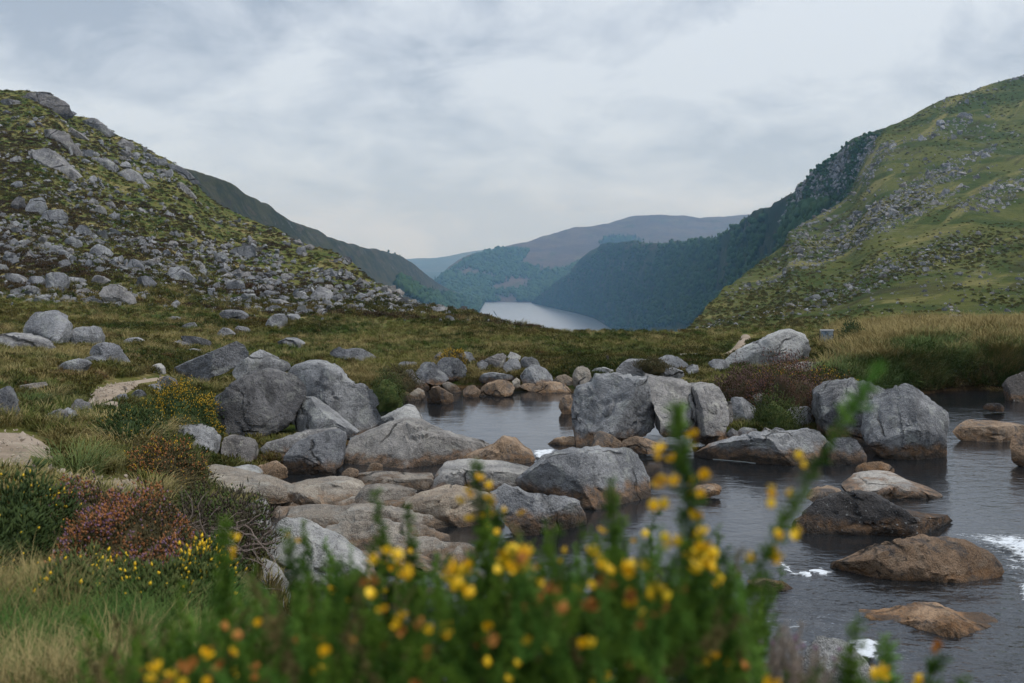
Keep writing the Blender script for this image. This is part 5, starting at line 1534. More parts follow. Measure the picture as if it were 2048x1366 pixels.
def bush(name, label, cat, u, v, wpx, hpx, depth, leaf_m, flowers, n=2600, leaf=0.05, seed=1, Y=None, lump=0.5, group=None, fleaf=None, twigs=None):
    r = np.random.default_rng(seed)
    if Y is None:
        h = hit(u, v - 1, (bvh_moor,), True)
        Y = h.y
    Y += depth * 0.5
    base = pt(u, v, Y)
    a, c_ = wpx * Y / F / 2, hpx * Y / F
    root = empty(name, base)
    tag(root, label, cat, group)
    D = r.normal(size=(n, 3)); D[:, 2] = np.abs(D[:, 2]) * 0.9 - 0.12
    D /= np.linalg.norm(D, axis=1)[:, None]
    lumpf = 1 + lump * fbm(D * 2.3 + seed, 3, seed % 50)
    R = lumpf * r.uniform(0.68, 1.12, n) * np.where(r.uniform(size=n) < 0.08, 1.18, 1.0)
    ell = np.array([a, depth, c_])
    P = D * ell * R[:, None]
    Nn = D / ell; Nn /= np.linalg.norm(Nn, axis=1)[:, None]
    G = Nn * 0.6 + r.normal(0, 0.45, (n, 3)) + np.array([0, 0, 0.75]); G /= np.linalg.norm(G, axis=1)[:, None]
    V, Fc = spikes(P, G, leaf * r.uniform(0.6, 2.0, n), leaf * 0.13 * r.uniform(0.7, 1.3, n), r)
    # solid core in the leaf material, blocks the view through the bush
    Dc, Fi = ico(3)
    Dk = Dc.copy()
    Vc = Dk * ell * (0.74 * (1 + lump * fbm(Dk * 2.3 + seed, 3, seed % 50)))[:, None]
    V = np.concatenate([V, Vc]); Fc = np.concatenate([Fc, Fi + len(P) * 6])
    fo = mesh_obj('foliage', V, Fc, leaf_m, parent=root, smooth=False)
    fo['kind'] = 'stuff'
    for nm, mt, frac, size, top in flowers:
        m = int(n * frac)
        D = r.normal(size=(m * 3, 3)); D[:, 2] = np.abs(D[:, 2])
        D /= np.linalg.norm(D, axis=1)[:, None]
        D = D[fbm(D * 1.8 + seed * 3 + len(nm), 2, 5) + r.normal(0, .3, len(D)) > top][:m]
        m = len(D)
        P = D * ell * ((1 + lump * fbm(D * 2.3 + seed, 3, seed % 50)) * r.uniform(0.9, 1.12, m))[:, None] + np.array([0, 0, leaf * 0.6])
        G = D + r.normal(0, 0.6, (m, 3)) + np.array([0, 0, 0.7]); G /= np.linalg.norm(G, axis=1)[:, None]
        V, Fc = spikes(P, G, size * r.uniform(0.7, 1.4, m), size * 0.3 * r.uniform(0.7, 1.3, m), r)
        fl = mesh_obj(nm, V, Fc, mt, parent=root, smooth=False)
        fl['kind'] = 'stuff'
    if twigs:
        nb, mt = twigs
        Vt, Ft = [], []
        for k in range(nb):
            p = np.array([r.uniform(-a, a) * 0.9, -depth * r.uniform(0.5, 1.1), c_ * r.uniform(0.0, 0.75)])
            d = np.array([r.uniform(-1, 1), r.uniform(-.5, .2), r.uniform(-.4, .4)]); d /= np.linalg.norm(d)
            w_ = r.uniform(0.003, 0.008)
            for q in range(7):
                k0 = len(Vt)
                s1 = np.cross(d, [0, 0, 1.0]); s1 /= np.linalg.norm(s1) + 1e-6
                s2 = np.cross(d, s1)
                Vt += [p + s1 * w_, p - s1 * 0.5 * w_ + s2 * w_, p - s1 * 0.5 * w_ - s2 * w_]
                if q:
                    j = k0 - 3
                    Ft += [(j, j + 1, k0 + 1, k0), (j + 1, j + 2, k0 + 2, k0 + 1), (j + 2, j, k0, k0 + 2)]
                d = d + r.normal(0, 0.35, 3); d /= np.linalg.norm(d)
                p = p + d * r.uniform(0.05, 0.1)
                w_ *= 0.88
        tw = mesh_obj('twigs', Vt, Ft, mt, parent=root)
        tw['kind'] = 'stuff'
    return root


L_GORSE = plain('gorse_leaf', (0.022, 0.042, 0.010), 0.7, 0.2, 0.0, (0.05, 0.075, 0.018), 9).m
L_HEATH = plain('heather_leaf', (0.05, 0.05, 0.022), 0.85, 0.1, 0.0, (0.085, 0.065, 0.032), 7).m
L_HEATHB = plain('heather_brown_leaf', (0.075, 0.045, 0.028), 0.85, 0.1, 0.0, (0.045, 0.04, 0.02), 6).m
L_GREEN = plain('bilberry_leaf', (0.04, 0.065, 0.016), 0.8, 0.15, 0.0, (0.085, 0.1, 0.03), 8).m
L_TWIG = plain('heather_twig', (0.14, 0.105, 0.09), 0.9, 0.1, 0.0, (0.22, 0.18, 0.155), 20).m
L_GNARL = plain('gnarled_heather_leaf', (0.075, 0.056, 0.047), 0.9, 0.1, 0.0, (0.05, 0.05, 0.026), 8).m
F_YEL = plain('gorse_petal', (0.62, 0.37, 0.012), 0.6, 0.25, 0.0, (0.75, 0.5, 0.02), 30).m
F_YELD = plain('gorse_petal_dull', (0.34, 0.21, 0.015), 0.7, 0.2, 0.0, (0.45, 0.28, 0.02), 30).m
F_RUST = plain('withered_heather_bell', (0.22, 0.085, 0.03), 0.8, 0.15, 0.0, (0.33, 0.15, 0.06), 30).m
F_PUR = plain('heather_bell', (0.17, 0.09, 0.15), 0.8, 0.1, 0.0, (0.27, 0.17, 0.25), 30).m
F_MAUVE = plain('faded_heather_bell', (0.12, 0.07, 0.065), 0.8, 0.15, 0.0, (0.17, 0.1, 0.1), 20).m

bush('gorse_bush', 'dark gorse bush dotted with yellow flowers left of the huge boulder', 'bush', 368, 870, 135, 88, 0.7, L_GORSE, [('flowers', F_YELD, 0.32, 0.035, -0.1)], 4200, 0.06, 3)
bush('gorse_bush', 'dark low gorse bush below the step stones', 'bush', 258, 900, 125, 80, 0.5, L_GORSE, [('flowers', F_YELD, 0.03, 0.03, 0.1)], 2600, 0.06, 4)
bush('heather_bush', 'rust and green heather bush in front of the rounded grey boulder', 'bush', 318, 975, 150, 72, 0.55, L_HEATH, [('flowers', F_RUST, 0.22, 0.03, 0.05), ('flowers', F_YELD, 0.08, 0.03, 0.0)], 3600, 0.05, 5)
bush('heather_bush', 'purple and rust flowering heather bush at the top of the near bank', 'bush', 160, 1090, 180, 95, 0.5, L_HEATH, [('flowers', F_RUST, 0.55, 0.02, 0.05), ('flowers', F_PUR, 0.4, 0.02, 0.1)], 5200, 0.032, 6)
bush('heather_bush', 'largest purple and rust heather bush of the near bank', 'bush', 250, 1155, 200, 132, 0.55, L_HEATH, [('flowers', F_RUST, 0.7, 0.02, 0.0), ('flowers', F_PUR, 0.28, 0.018, 0.15)], 6500, 0.032, 7)
bush('heather_bush', 'low purple heather bush running down towards the round smooth boulder', 'bush', 325, 1190, 130, 90, 0.4, L_HEATH, [('flowers', F_PUR, 0.4, 0.018, 0.05), ('flowers', F_RUST, 0.5, 0.02, 0.05)], 3600, 0.03, 8)
bush('heather_bush', 'gnarled bare stemmed heather hanging over the edge above the whitish knobbly rock', 'bush', 425, 1100, 220, 100, 0.55, L_GNARL, [('flowers', L_GREEN, 0.25, 0.03, 0.15)], 4200, 0.04, 9, twigs=(150, L_TWIG))
bush('gorse_bush', 'yellow flowering gorse at the left photo edge beside the purple heather', 'bush', 20, 1130, 170, 150, 0.5, L_GORSE, [('flowers', F_YEL, 0.03, 0.026, 0.1)], 3600, 0.045, 10)
bush('gorse_bush', 'low gorse with a few yellow flowers in the near grass', 'bush', 120, 1260, 240, 95, 0.5, L_GREEN, [('flowers', F_YEL, 0.035, 0.025, 0.1)], 3600, 0.045, 12)
bush('gorse_bush', 'low green bush with scattered yellow flowers under the purple heather', 'bush', 300, 1275, 220, 110, 0.5, L_GREEN, [('flowers', F_YEL, 0.04, 0.025, 0.05)], 4000, 0.045, 13)
bush('gorse_bush', 'small yellow tipped gorse left of the round smooth boulder', 'bush', 395, 1225, 120, 110, 0.35, L_GORSE, [('flowers', F_YEL, 0.1, 0.028, 0.1)], 2600, 0.04, 14)
bush('heather_bush', 'brown heather mound right of the split boulder', 'bush', 1490, 806, 145, 66, 0.7, L_HEATHB, [('flowers', F_MAUVE, 0.3, 0.04, 0.0)], 3600, 0.06, 15)
bush('heather_bush', 'tall brown and mauve heather mound below the pyramid boulder', 'bush', 1585, 838, 150, 102, 0.8, L_HEATHB, [('flowers', F_MAUVE, 0.4, 0.04, -0.05), ('flowers', F_RUST, 0.12, 0.035, 0.1)], 4600, 0.06, 16)
bush('gorse_bush', 'olive gorse patch with yellow flowers between the heather mounds', 'bush', 1545, 790, 90, 50, 0.5, L_GREEN, [('flowers', F_YELD, 0.2, 0.04, 0.05)], 2400, 0.06, 17)
bush('gorse_bush', 'straw tinted gorse at the right end of the heather mounds', 'bush', 1665, 800, 110, 55, 0.5, L_HEATH, [('flowers', F_YELD, 0.12, 0.04, 0.05)], 2600, 0.07, 18)
bush('bilberry_bush', 'small green bush growing by the leaning pale stone', 'bush', 1548, 862, 90, 70, 0.45, L_GREEN, [], 2600, 0.06, 19)
bush('rowan_bush', 'dark green rounded bush on the bank right of the information board', 'bush', 1710, 694, 62, 42, 0.6, L_GORSE, [], 2600, 0.08, 20)
bush('bilberry_bush', 'turf cap growing on the long grey boulder', 'bush', 1305, 737, 62, 18, 0.35, L_HEATH, [], 1400, 0.05, 22, Y=23.6)
bush('bilberry_bush', 'mossy green cushion on the left shore of the pool', 'bush', 775, 800, 70, 50, 0.5, L_GREEN, [], 2200, 0.05, 23, Y=24.4)
bush('bilberry_bush', 'brown green cushion under the turf at the left end of the far shore', 'bush', 800, 772, 70, 40, 0.5, L_HEATH, [], 2000, 0.05, 24, Y=26.2)
bush('gorse_bush', 'small rust yellow gorse between two far shore boulders', 'bush', 908, 728, 48, 24, 0.4, L_HEATH, [('flowers', F_YELD, 0.3, 0.04, 0.0)], 1400, 0.05, 25, Y=28.8)

# ------------------------------------------------------------------ woods
T_LEAF = plain('tree_leaves', (0.022, 0.048, 0.016), 0.9, 0.1, 0.7, (0.045, 0.072, 0.022), 0.02).m
T_CONIF = plain('conifer_needles', (0.018, 0.036, 0.02), 0.9, 0.1, 0.6, (0.03, 0.046, 0.026), 0.3).m
T_BARK = plain('tree_bark', (0.07, 0.06, 0.05), 0.95, 0.1, 0.0, (0.1, 0.09, 0.08), 2).m


def crown_mesh(name, seed, mat, conifer):
    r = np.random.default_rng(seed)
    D, Fi = ico(2)
    if conifer:
        V, Fq = [], []
        for t in range(4):
            k0 = len(V)
            z0, z1, rad = 0.12 + 0.2 * t, 0.5 + 0.17 * t, 0.27 * (1 - 0.2 * t)
            for q in range(7):
                a = q * 6.283 / 7 + r.uniform(-.2, .2)
                rr = rad * r.uniform(0.7, 1.2)
                V.append((math.cos(a) * rr, math.sin(a) * rr, z0 + r.uniform(-.04, .04)))
            V.append((0, 0, z1))
            Fq += [(k0 + q, k0 + (q + 1) % 7, k0 + 7) for q in range(7)]
        return mesh_obj(name, V, Fq, mat, smooth=False)
    V = D * np.array([0.42, 0.42, 0.42]) * (1 + 0.55 * fbm(D * 2.6 + seed, 3, seed % 40))[:, None] + np.array([0, 0, 0.5])
    return mesh_obj(name, V, Fi, mat, smooth=False)


trees_src = [crown_mesh('crown_%d' % k, 700 + k, T_CONIF if k % 2 else T_LEAF, k % 2 == 1) for k in range(8)]
COL_TREE = source_collection('tree_sources', trees_src)


def wood(name, label, zones, n, hmin, hmax, tree, conif=0.4, noise_cut=-0.2):
    P = []
    for poly in zones:
        poly = np.array(poly, float)
        c = rays(n, poly[:, 0].min(), poly[:, 0].max(), poly[:, 1].min(), poly[:, 1].max(), (tree,))
        if len(c):
            P.append(c[in_poly(c[:, 3], c[:, 4], poly)])
    c = np.concatenate(P)
    c = c[fbm(c[:, :3] * 0.006, 3, 55) + rng.normal(0, 0.15, len(c)) > noise_cut]
    c = c[c[:, 2] > ZL + 0.5]
    m = len(c)
    s_ = rng.uniform(hmin, hmax, m)
    idx = np.where(rng.uniform(size=m) < conif, rng.integers(0, 4, m) * 2 + 1, rng.integers(0, 4, m) * 2)
    return scatter(name, label, c[:, :3] - np.array([0, 0, 0.6]), np.stack([np.zeros(m), np.zeros(m), rng.uniform(0, 6.28, m)], 1), s_[:, None] * rng.uniform(0.8, 1.25, (m, 3)), idx, COL_TREE)


wood('lakeside_wood', 'dark mixed wood clothing the slope above the right shore of the lake', [[(1063, 604), (1100, 575), (1150, 545), (1200, 500), (1300, 495), (1440, 480), (1520, 440), (1600, 420), (1660, 420), (1600, 480), (1500, 560), (1380, 650), (1220, 665), (1200, 640), (1110, 620)]], 15000, 6, 12, bvh_wood)
wood('rim_wood', 'line of conifers along the rim of the wooded slope', [[(1190, 480), (1300, 480), (1440, 462), (1500, 430), (1500, 444), (1440, 478), (1300, 496), (1190, 500)]], 800, 4, 8, bvh_wood, 0.6, -2)
wood('valley_wood', 'blue green wood on the lower flank of the heather hill', [[(870, 562), (940, 515), (1000, 498), (1060, 500), (1040, 530), (1130, 540), (1200, 500), (1160, 560), (1060, 606), (900, 606)]], 9000, 10, 20, bvh_heather, 0.4)
wood('plantation', 'dark block of conifers on the shoulder of the heather hill', [[(1196, 488), (1210, 480), (1226, 471), (1243, 468), (1258, 471), (1275, 470), (1288, 477), (1300, 487)]], 700, 12, 24, bvh_heather, 0.8, -0.12)
wood('shore_wood', 'green conifer wood at the foot of the left valley side', [[(800, 560), (850, 585), (900, 590), (975, 605), (1002, 646), (940, 640), (850, 610), (790, 580)]], 6000, 9, 16, bvh_farleft, 0.6)

cc = rays(5200, 1560, 1800, 245, 520, (bvh_wood,))
cc = cc[in_poly(cc[:, 3], cc[:, 4], [(1588, 380), (1612, 350), (1648, 326), (1675, 302), (1707, 271), (1775, 262), (1760, 300), (1700, 395), (1640, 440), (1580, 480), (1560, 440)])]
nc = len(cc)
brush = fbm(cc[:, :3] * 0.03, 3, 88) + rng.normal(0, .2, nc) > 0.02
for nm_, lb_, sel, coll_, lo_, hi_, k0_, k1_ in (('crag_rocks', 'broken rock faces of the dark crag beside the green hillside', ~brush, COL_SCREE, 6, 15, 0, 4), ('crag_brush', 'dark bushes growing over the crag beside the green hillside', brush, COL_TREE, 5, 11, 0, 4)):
    q_ = cc[sel]
    m_ = len(q_)
    sz_ = rng.uniform(lo_, hi_, m_) * q_[:, 1] / F * (0.8 if nm_ == 'crag_brush' else 1.0)
    scatter(nm_, lb_, q_[:, :3] - np.array([0, 0, 1.0]) * (0.2 * sz_)[:, None], np.stack([rng.normal(0, .25, m_), rng.normal(0, .25, m_), rng.uniform(0, 6.28, m_)], 1),
            sz_[:, None] * rng.uniform(0.8, 1.3, (m_, 3)), rng.integers(k0_, k1_, m_) * (2 if nm_ == 'crag_brush' else 1), coll_)

RT = [(777, 505, 13), (790, 508, 8), (800, 512, 7), (1563, 394, 6), (1572, 390, 5), (1582, 386, 6)]
RTL = ['tallest tree standing up from the far ridge behind the scree',
       'tree just below the tallest ridge tree', 'last small tree near the lower end of the far ridge', 'lone little tree on the rim below the dark crag', 'small tree between two others on the dark crag rim', 'small tree touching the foot of the dark crag']
for (u, v, hp), lb in zip(RT, RTL):
    tr_b = bvh_farleft if u < 900 else bvh_wood
    h = None
    dv = 0
    while h is None:
        h = hit(u, v + dv, (tr_b,), False)
        dv += 1
    H = 0.5 * hp * h.y / F
    root = empty('tree', (h.x, h.y, h.z - 0.12 * hp * h.y / F))
    tag(root, lb, 'tree', 'trees along the far ridges')
    cr_ = trees_src[(int(u) % 4) * 2].copy()
    cr_.name = 'crown'
    cr_.parent = root
    cr_.scale = (H * 0.9, H * 0.9, H)
    cr_.location = (0, 0, H * 0.18)
    COL.objects.link(cr_)
    tk = [(0.04 * math.cos(a) * (1 if z < .1 else .5), 0.04 * math.sin(a) * (1 if z < .1 else .5), z) for z in (0, 0.6) for a in np.arange(6) * 1.0472]
    to = mesh_obj('trunk', np.array(tk) * H, [(q, (q + 1) % 6, 6 + (q + 1) % 6, 6 + q) for q in range(6)], T_BARK, parent=root)

# ------------------------------------------------------------------ foam on the water


def foam_patch(label, px, n=26, lift=0.02):
    """bumpy sheet of white water over a polygon"""
    P = np.array(px, float)
    W_ = np.array([[(u - UC) / F * CZ * F / (v - HZ), CZ * F / (v - HZ)] for u, v in P])
    lo, hi = W_.min(0), W_.max(0)
    gx, gy = np.meshgrid(np.linspace(lo[0], hi[0], n * 2), np.linspace(lo[1], hi[1], n))
    sdv = poly_dist(gx, gy, W_)
    s_ = 0.25 * min(hi - lo)
    ed = 1 - smooth01(-sdv / s_)
    Pn = np.stack([gx, gy, gx * 0], -1).reshape(-1, 3)
    z = water_level(gx, gy) + lift + 0.045 * fbm(Pn * 5, 4, 33).reshape(gx.shape) * (1 - ed) - 0.01 * ed
    V = np.stack([gx, gy, z], -1).reshape(-1, 3)
    fc = grid_faces(*gx.shape)
    k = (sdv.ravel() < 0)[fc].all(1)
    ids, inv = np.unique(fc[k].ravel(), return_inverse=True)
    o = mesh_obj('foam', V[ids], inv.reshape(-1, 4), M_FOAM, attrs={'edge': ed.ravel()[ids]})
    tag(o, label, kind='stuff')


foam_patch('white water pouring round the largest orange brown rock', [(1900, 1072), (1985, 1068), (2060, 1075), (2250, 1090), (2250, 1200), (2080, 1195), (2020, 1165), (2000, 1120), (1950, 1092)], 40, 0.06)
foam_patch('foam streak in the current left of the largest orange brown rock', [(1545, 1118), (1590, 1134), (1635, 1134), (1675, 1146), (1665, 1168), (1610, 1164), (1565, 1150)], 22)
foam_patch('white water in the little chute below the pool', [(1060, 906), (1085, 903), (1112, 902), (1108, 916), (1085, 924), (1066, 920)], 20, 0.06)
foam_patch('foam at the left end of the half sunken rock', [(1690, 1290), (1740, 1282), (1770, 1300), (1760, 1330), (1700, 1330)], 22)
foam_patch('foam at the lower edge of the narrow channel', [(880, 944), (905, 936), (925, 934), (900, 950), (870, 955)], 12)
foam_patch('foam beside the photo edge below the white water', [(2030, 1170), (2080, 1165), (2080, 1215), (2035, 1210)], 16)


def foam_line(label, u0, u1, w_=0.006):
    """thin scum line where the water meets the rock face"""
    q = []
    for u in np.arange(u0, u1, 5.0):
        d = Vector(((u - UC) / F, 1.0, 0)).normalized()
        h = bvh_rocks.ray_cast(Vector((0, 0, 0.012)) + d * 8.0, d, 25)
        if h[0] is not None and (not q or abs(h[0].y - q[-1][1]) < 0.45):
            q.append(np.array([h[0].x, h[0].y - 0.03, 0.006]))
    q = np.array(q)
    V = []
    for p in q:
        for a in range(5):
            V.append((p[0], p[1] + math.cos(a * 1.2566) * w_ * 2.6, p[2] + math.sin(a * 1.2566) * w_))
    Fq = [(i * 5 + a, i * 5 + (a + 1) % 5, (i + 1) * 5 + (a + 1) % 5, (i + 1) * 5 + a) for i in range(len(q) - 1) for a in range(5)]
    o = mesh_obj('foam', V, Fq, M_FOAML)
    tag(o, label, kind='stuff')


M_FOAML = plain('foam_line', (0.34, 0.36, 0.35), 0.7, 0.2).m
foam_line('thin pale foam line along the long stained hump', 1425, 1668)
foam_line('thin pale foam line round the foot of the craggy boulder', 1755, 1900)
foam_line('thin pale foam line below the pitted boulder', 1170, 1308)

# ------------------------------------------------------------------ information board, post, log
M_BOARD = MB('board_print', 0.5, 0.4)
bc = M_BOARD.mix(M_BOARD.step(M_BOARD.noise(9, 5, 0.65), 0.4, 0.6), (0.075, 0.13, 0.2), (0.25, 0.31, 0.38))
bc = M_BOARD.mix(M_BOARD.step(M_BOARD.noise(5, 3, 0.6), 0.57, 0.62), bc, (0.3, 0.3, 0.27))
M_BOARD.color(bc)
M_TRIM = plain('board_trim', (0.5, 0.5, 0.53), 0.5, 0.4).m
M_POSTW = plain('weathered_wood', (0.07, 0.06, 0.05), 0.9, 0.1, 0.0, (0.13, 0.115, 0.1), 14).m
M_LOG = plain('bleached_wood', (0.24, 0.21, 0.17), 0.9, 0.1, 0.0, (0.36, 0.32, 0.27), 9).m


def box(lo, hi, bev=0.004):
    bm = bmesh.new()
    bmesh.ops.create_cube(bm, size=1)
    for v_ in bm.verts:
        v_.co = Vector([(lo[i] + hi[i]) / 2 + v_.co[i] * (hi[i] - lo[i]) for i in range(3)])
    bmesh.ops.bevel(bm, geom=bm.edges[:], offset=bev, segments=2, affect='EDGES')
    V = [v_.co[:] for v_ in bm.verts]
    Fq = [[v_.index for v_ in f.verts] for f in bm.faces]
    bm.free()
    return V, Fq


Yb = 35.0
pb = pt(1653, 694, Yb)
gz = drop(pb[0], pb[1])
board = empty('information_board', (pb[0], pb[1], gz))
tag(board, 'small blue picture board with a pale top rail behind the pyramid boulder', 'sign')
bot = pt(1653, 690, Yb)[2] - gz
top_ = pt(1653, 662, Yb)[2] - gz
px_m = Yb / F
mesh_obj('panel', *box((-11.5 * px_m, -0.02, bot - 0.05), (13 * px_m, 0.02, top_)), M_BOARD.m, board, smooth=False)
mesh_obj('rail', *box((-12.5 * px_m, -0.04, top_ + 0.001), (14.5 * px_m, 0.04, top_ + 0.05)), M_TRIM, board, smooth=False)
for sx in (-13.5, 14):
    mesh_obj('post', *box((sx * px_m - 0.02, -0.021, -0.2), (sx * px_m + 0.005, 0.025, top_ - 0.001)), M_POSTW, board, smooth=False)
hp = hit(1215, 727, (bvh_moor,), False)
po_ = mesh_obj('marker_post', *box((-0.035, -0.035, -0.2), (0.035, 0.035, 0.24), 0.01), M_POSTW, smooth=False)
po_.location = hp
tag(po_, 'short dark wooden marker post standing on the moor', 'post')
hl = hit(1396, 714, (bvh_moor,), False)
Vl, Fl = [], []
for i in range(9):
    t = i / 8
    rr = 0.055 * (1 - 0.4 * t) * (1 + 0.15 * math.sin(i * 2.1))
    for a in range(8):
        Vl.append(((t - .5) * 1.15, 0.05 * math.sin(t * 5) + rr * math.cos(a * .785), 0.05 + 0.03 * t + rr * math.sin(a * .785)))
Fl = [(i * 8 + a, i * 8 + (a + 1) % 8, (i + 1) * 8 + (a + 1) % 8, (i + 1) * 8 + a) for i in range(8) for a in range(8)] + [tuple(range(7, -1, -1)), tuple(range(64, 72))]
lg = mesh_obj('log', Vl, Fl, M_LOG)
lg.location = hl
tag(lg, 'bleached log lying in the grass left of the footpath', 'log')

# ------------------------------------------------------------------ the near gorse bush, out of focus
G_SPINE = plain('gorse_spine', (0.028, 0.068, 0.009), 0.75, 0.08, 0.0, (0.085, 0.15, 0.016), 18).m
G_SPINEP = plain('gorse_young_spine', (0.08, 0.18, 0.028), 0.75, 0.08, 0.0, (0.13, 0.235, 0.04), 25).m
G_DEAD = plain('gorse_dead_spine', (0.085, 0.07, 0.028), 0.85, 0.08, 0.0, (0.16, 0.125, 0.05), 18).m
G_STEM = plain('gorse_stem', (0.07, 0.08, 0.03), 0.8, 0.2, 0.0, (0.1, 0.08, 0.04), 25).m
G_WITH = plain('withered_petal', (0.34, 0.13, 0.03), 0.8, 0.15, 0.0, (0.44, 0.2, 0.05), 60).m
G_PET = plain('bright_petal', (0.72, 0.42, 0.008), 0.55, 0.3, 0.0, (0.82, 0.54, 0.015), 60).m


def sprig_mesh(P, r, spine=0.021, dens=430, taper=True):
    """stem along points P with whorls of green spines"""
    P = np.asarray(P, float)
    seg = np.linalg.norm(np.diff(P, axis=0), axis=1)
    Lt = seg.sum()
    s_ = np.concatenate([[0], np.cumsum(seg)]) / Lt
    q = np.linspace(0, 1, 14)
    Q = pchip(s_, P, q)
    V, Fq = [], []
    for i, p in enumerate(Q):
        rad = 0.0028 * (1 - 0.65 * q[i])
        for a in range(5):
            V.append(p + rad * np.array([math.cos(a * 1.2566), math.sin(a * 1.2566), 0]))
        if i:
            Fq += [((i - 1) * 5 + a, (i - 1) * 5 + (a + 1) % 5, i * 5 + (a + 1) % 5) for a in range(5)] + [((i - 1) * 5 + a, i * 5 + (a + 1) % 5, i * 5 + a) for a in range(5)]
    n = int(0.95 * dens * Lt / 0.3)
    t = r.uniform(0.0, 1, n)
    B = pchip(s_, P, t)
    ax = pchip(s_, P, np.clip(t + 0.03, 0, 1)) - pchip(s_, P, np.clip(t - 0.03, 0, 1))
    ax /= np.linalg.norm(ax, axis=1)[:, None] + 1e-9
    D = r.normal(size=(n, 3))
    D -= (D * ax).sum(1)[:, None] * ax
    D /= np.linalg.norm(D, axis=1)[:, None] + 1e-9
    D = D + ax * r.uniform(0.3, 1.0, n)[:, None]
    D /= np.linalg.norm(D, axis=1)[:, None]
    Ln = spine * r.uniform(0.55, 1.5, n) * (1.0 - (0.5 * t ** 2 if taper else 0))
    Vs, Fs = spikes(B, D, Ln, Ln * 0.085, r)
    k = r.uniform(size=n) < 0.6
    B2 = B + D * (Ln * 0.5)[:, None]
    D2 = D + r.normal(0, 0.6, (n, 3)); D2 /= np.linalg.norm(D2, axis=1)[:, None]
    Vs2, Fs2 = spikes(B2[k], D2[k], Ln[k] * 0.55, Ln[k] * 0.045, r)
    V = np.array(V)
    n0, n1_ = len(V), len(V) + len(Vs)
    return np.concatenate([V, Vs, Vs2]), np.concatenate([np.array(Fq), Fs + n0, Fs2 + n1_])


def flower_mesh(name, mat, seed):
    """pea flower: upright standard, two wings and a keel"""
    r = np.random.default_rng(seed)
    V, Fq = [], []

    def petal(c0, d, side_, L_, W_, cup):
        k0 = len(V)
        for i in range(5):
            t = i / 4
            w_ = W_ * math.sin(math.pi * (0.12 + 0.8 * t)) ** 0.8
            p = c0 + d * (L_ * t) + np.cross(d, side_) * (cup * t * t)
            for s in (-1, -.4, .4, 1):
                V.append(p + side_ * (w_ * s) - np.cross(d, side_) * (0.25 * w_ * s * s))
        for i in range(4):
            for j in range(3):
                a = k0 + i * 4 + j
                Fq.append((a, a + 1, a + 5, a + 4))
    c0 = np.zeros(3)
    petal(c0, np.array([0.25, 0, 0.97]), np.array([0, 1.0, 0]), 0.016, 0.0085, -0.004)
    petal(c0 + [0.002, 0.002, 0], np.array([0.9, 0.2, 0.38]), np.array([-.2, .6, .5]) / 0.806, 0.014, 0.0045, 0.002)
    petal(c0 + [0.002, -0.002, 0], np.array([0.9, -0.2, 0.38]), np.array([.2, .6, -.5]) / 0.806, 0.014, 0.0045, -0.002)
    petal(c0 + [0.001, 0, -0.002], np.array([0.95, 0, 0.2]), np.array([0, .75, .66]), 0.012, 0.004, 0.001)
    petal(c0 + [-0.001, 0, 0], np.array([-0.3, 0.1, 0.95]), np.array([.3, .95, 0]), 0.009, 0.005, 0.001)
    o = mesh_obj(name, V, Fq, mat)
    return o


FL = [flower_mesh('flower_a', G_PET, 1), flower_mesh('flower_b', G_WITH, 2)]
for o in FL:
    COL.objects.unlink(o)
gb = empty('gorse_bush', (0.25, 1.3, drop(0.25, 1.3)))
tag(gb, 'large green gorse bush with yellow flowers filling the near foreground, out of focus', 'bush')
GB0 = np.array(gb.location)
GR_R = np.random.default_rng(77)


def add_flower(parent, p, kind=0, size=1.0):
    o = FL[kind].copy()
    o.name = 'flower'
    o.parent = parent
    o.location = p - GB0
    o.rotation_euler = (GR_R.uniform(-.5, .5), GR_R.uniform(-.5, .5), GR_R.uniform(0, 6.28))
    s_ = size * GR_R.uniform(0.55, 0.85)
    o.scale = (s_, s_, s_)
    COL.objects.link(o)
    return o


def sprig(px, Y, fl=(), lean=0.0, dens=430, spine=0.021, mat=None):
    P = np.array([pt(u, v, Y + lean * i) for i, (u, v) in enumerate(px)])
    V, Fc = sprig_mesh(P, GR_R, spine, dens)
    o = mesh_obj('sprig', V - GB0, Fc, mat or G_SPINE, parent=gb, smooth=False)
    for u, v, kind, sz in fl:
        for q in range(2):
            add_flower(o, pt(u + GR_R.normal(0, 9), v + GR_R.normal(0, 9), Y + GR_R.uniform(-.025, .012)), kind, sz)
    return o


# tall spikes (photo pixels, distance), yellow flowers 0, withered 1
sprig([(1395, 1400), (1388, 1200), (1378, 1050), (1366, 930), (1352, 812)], 1.12,
      [(1330, 965, 0, 1.2), (1318, 1015, 0, 1.2), (1395, 965, 0, 1.0), (1390, 1030, 0, 1.2), (1405, 1072, 0, 1.1), (1362, 1082, 0, 1.0), (1325, 1085, 0, 0.9), (1398, 1122, 0, 1.2), (1420, 1130, 0, 1.0), (1318, 892, 0, 0.9), (1392, 890, 0, 0.8), (1332, 920, 0, 0.8), (1382, 995, 0, 0.9), (1325, 1195, 0, 1.1), (1322, 1228, 1, 1.0)], dens=470, spine=0.024)
sprig([(1352, 870), (1350, 840), (1346, 805)], 1.13, dens=360, spine=0.017, mat=G_SPINEP)
sprig([(1420, 1420), (1470, 1230), (1530, 1120), (1590, 1010), (1640, 920), (1690, 840), (1755, 738)], 1.08,
      [(1545, 1125, 0, 1.2), (1512, 1128, 0, 0.9), (1545, 1008, 0, 0.8), (1590, 1075, 0, 0.8), (1570, 985, 0, 0.7), (1600, 930, 0, 0.7), (1555, 1085, 0, 0.8)], dens=330, spine=0.0165)
sprig([(1690, 845), (1720, 800), (1758, 728)], 1.06, dens=330, spine=0.0165, mat=G_SPINEP)
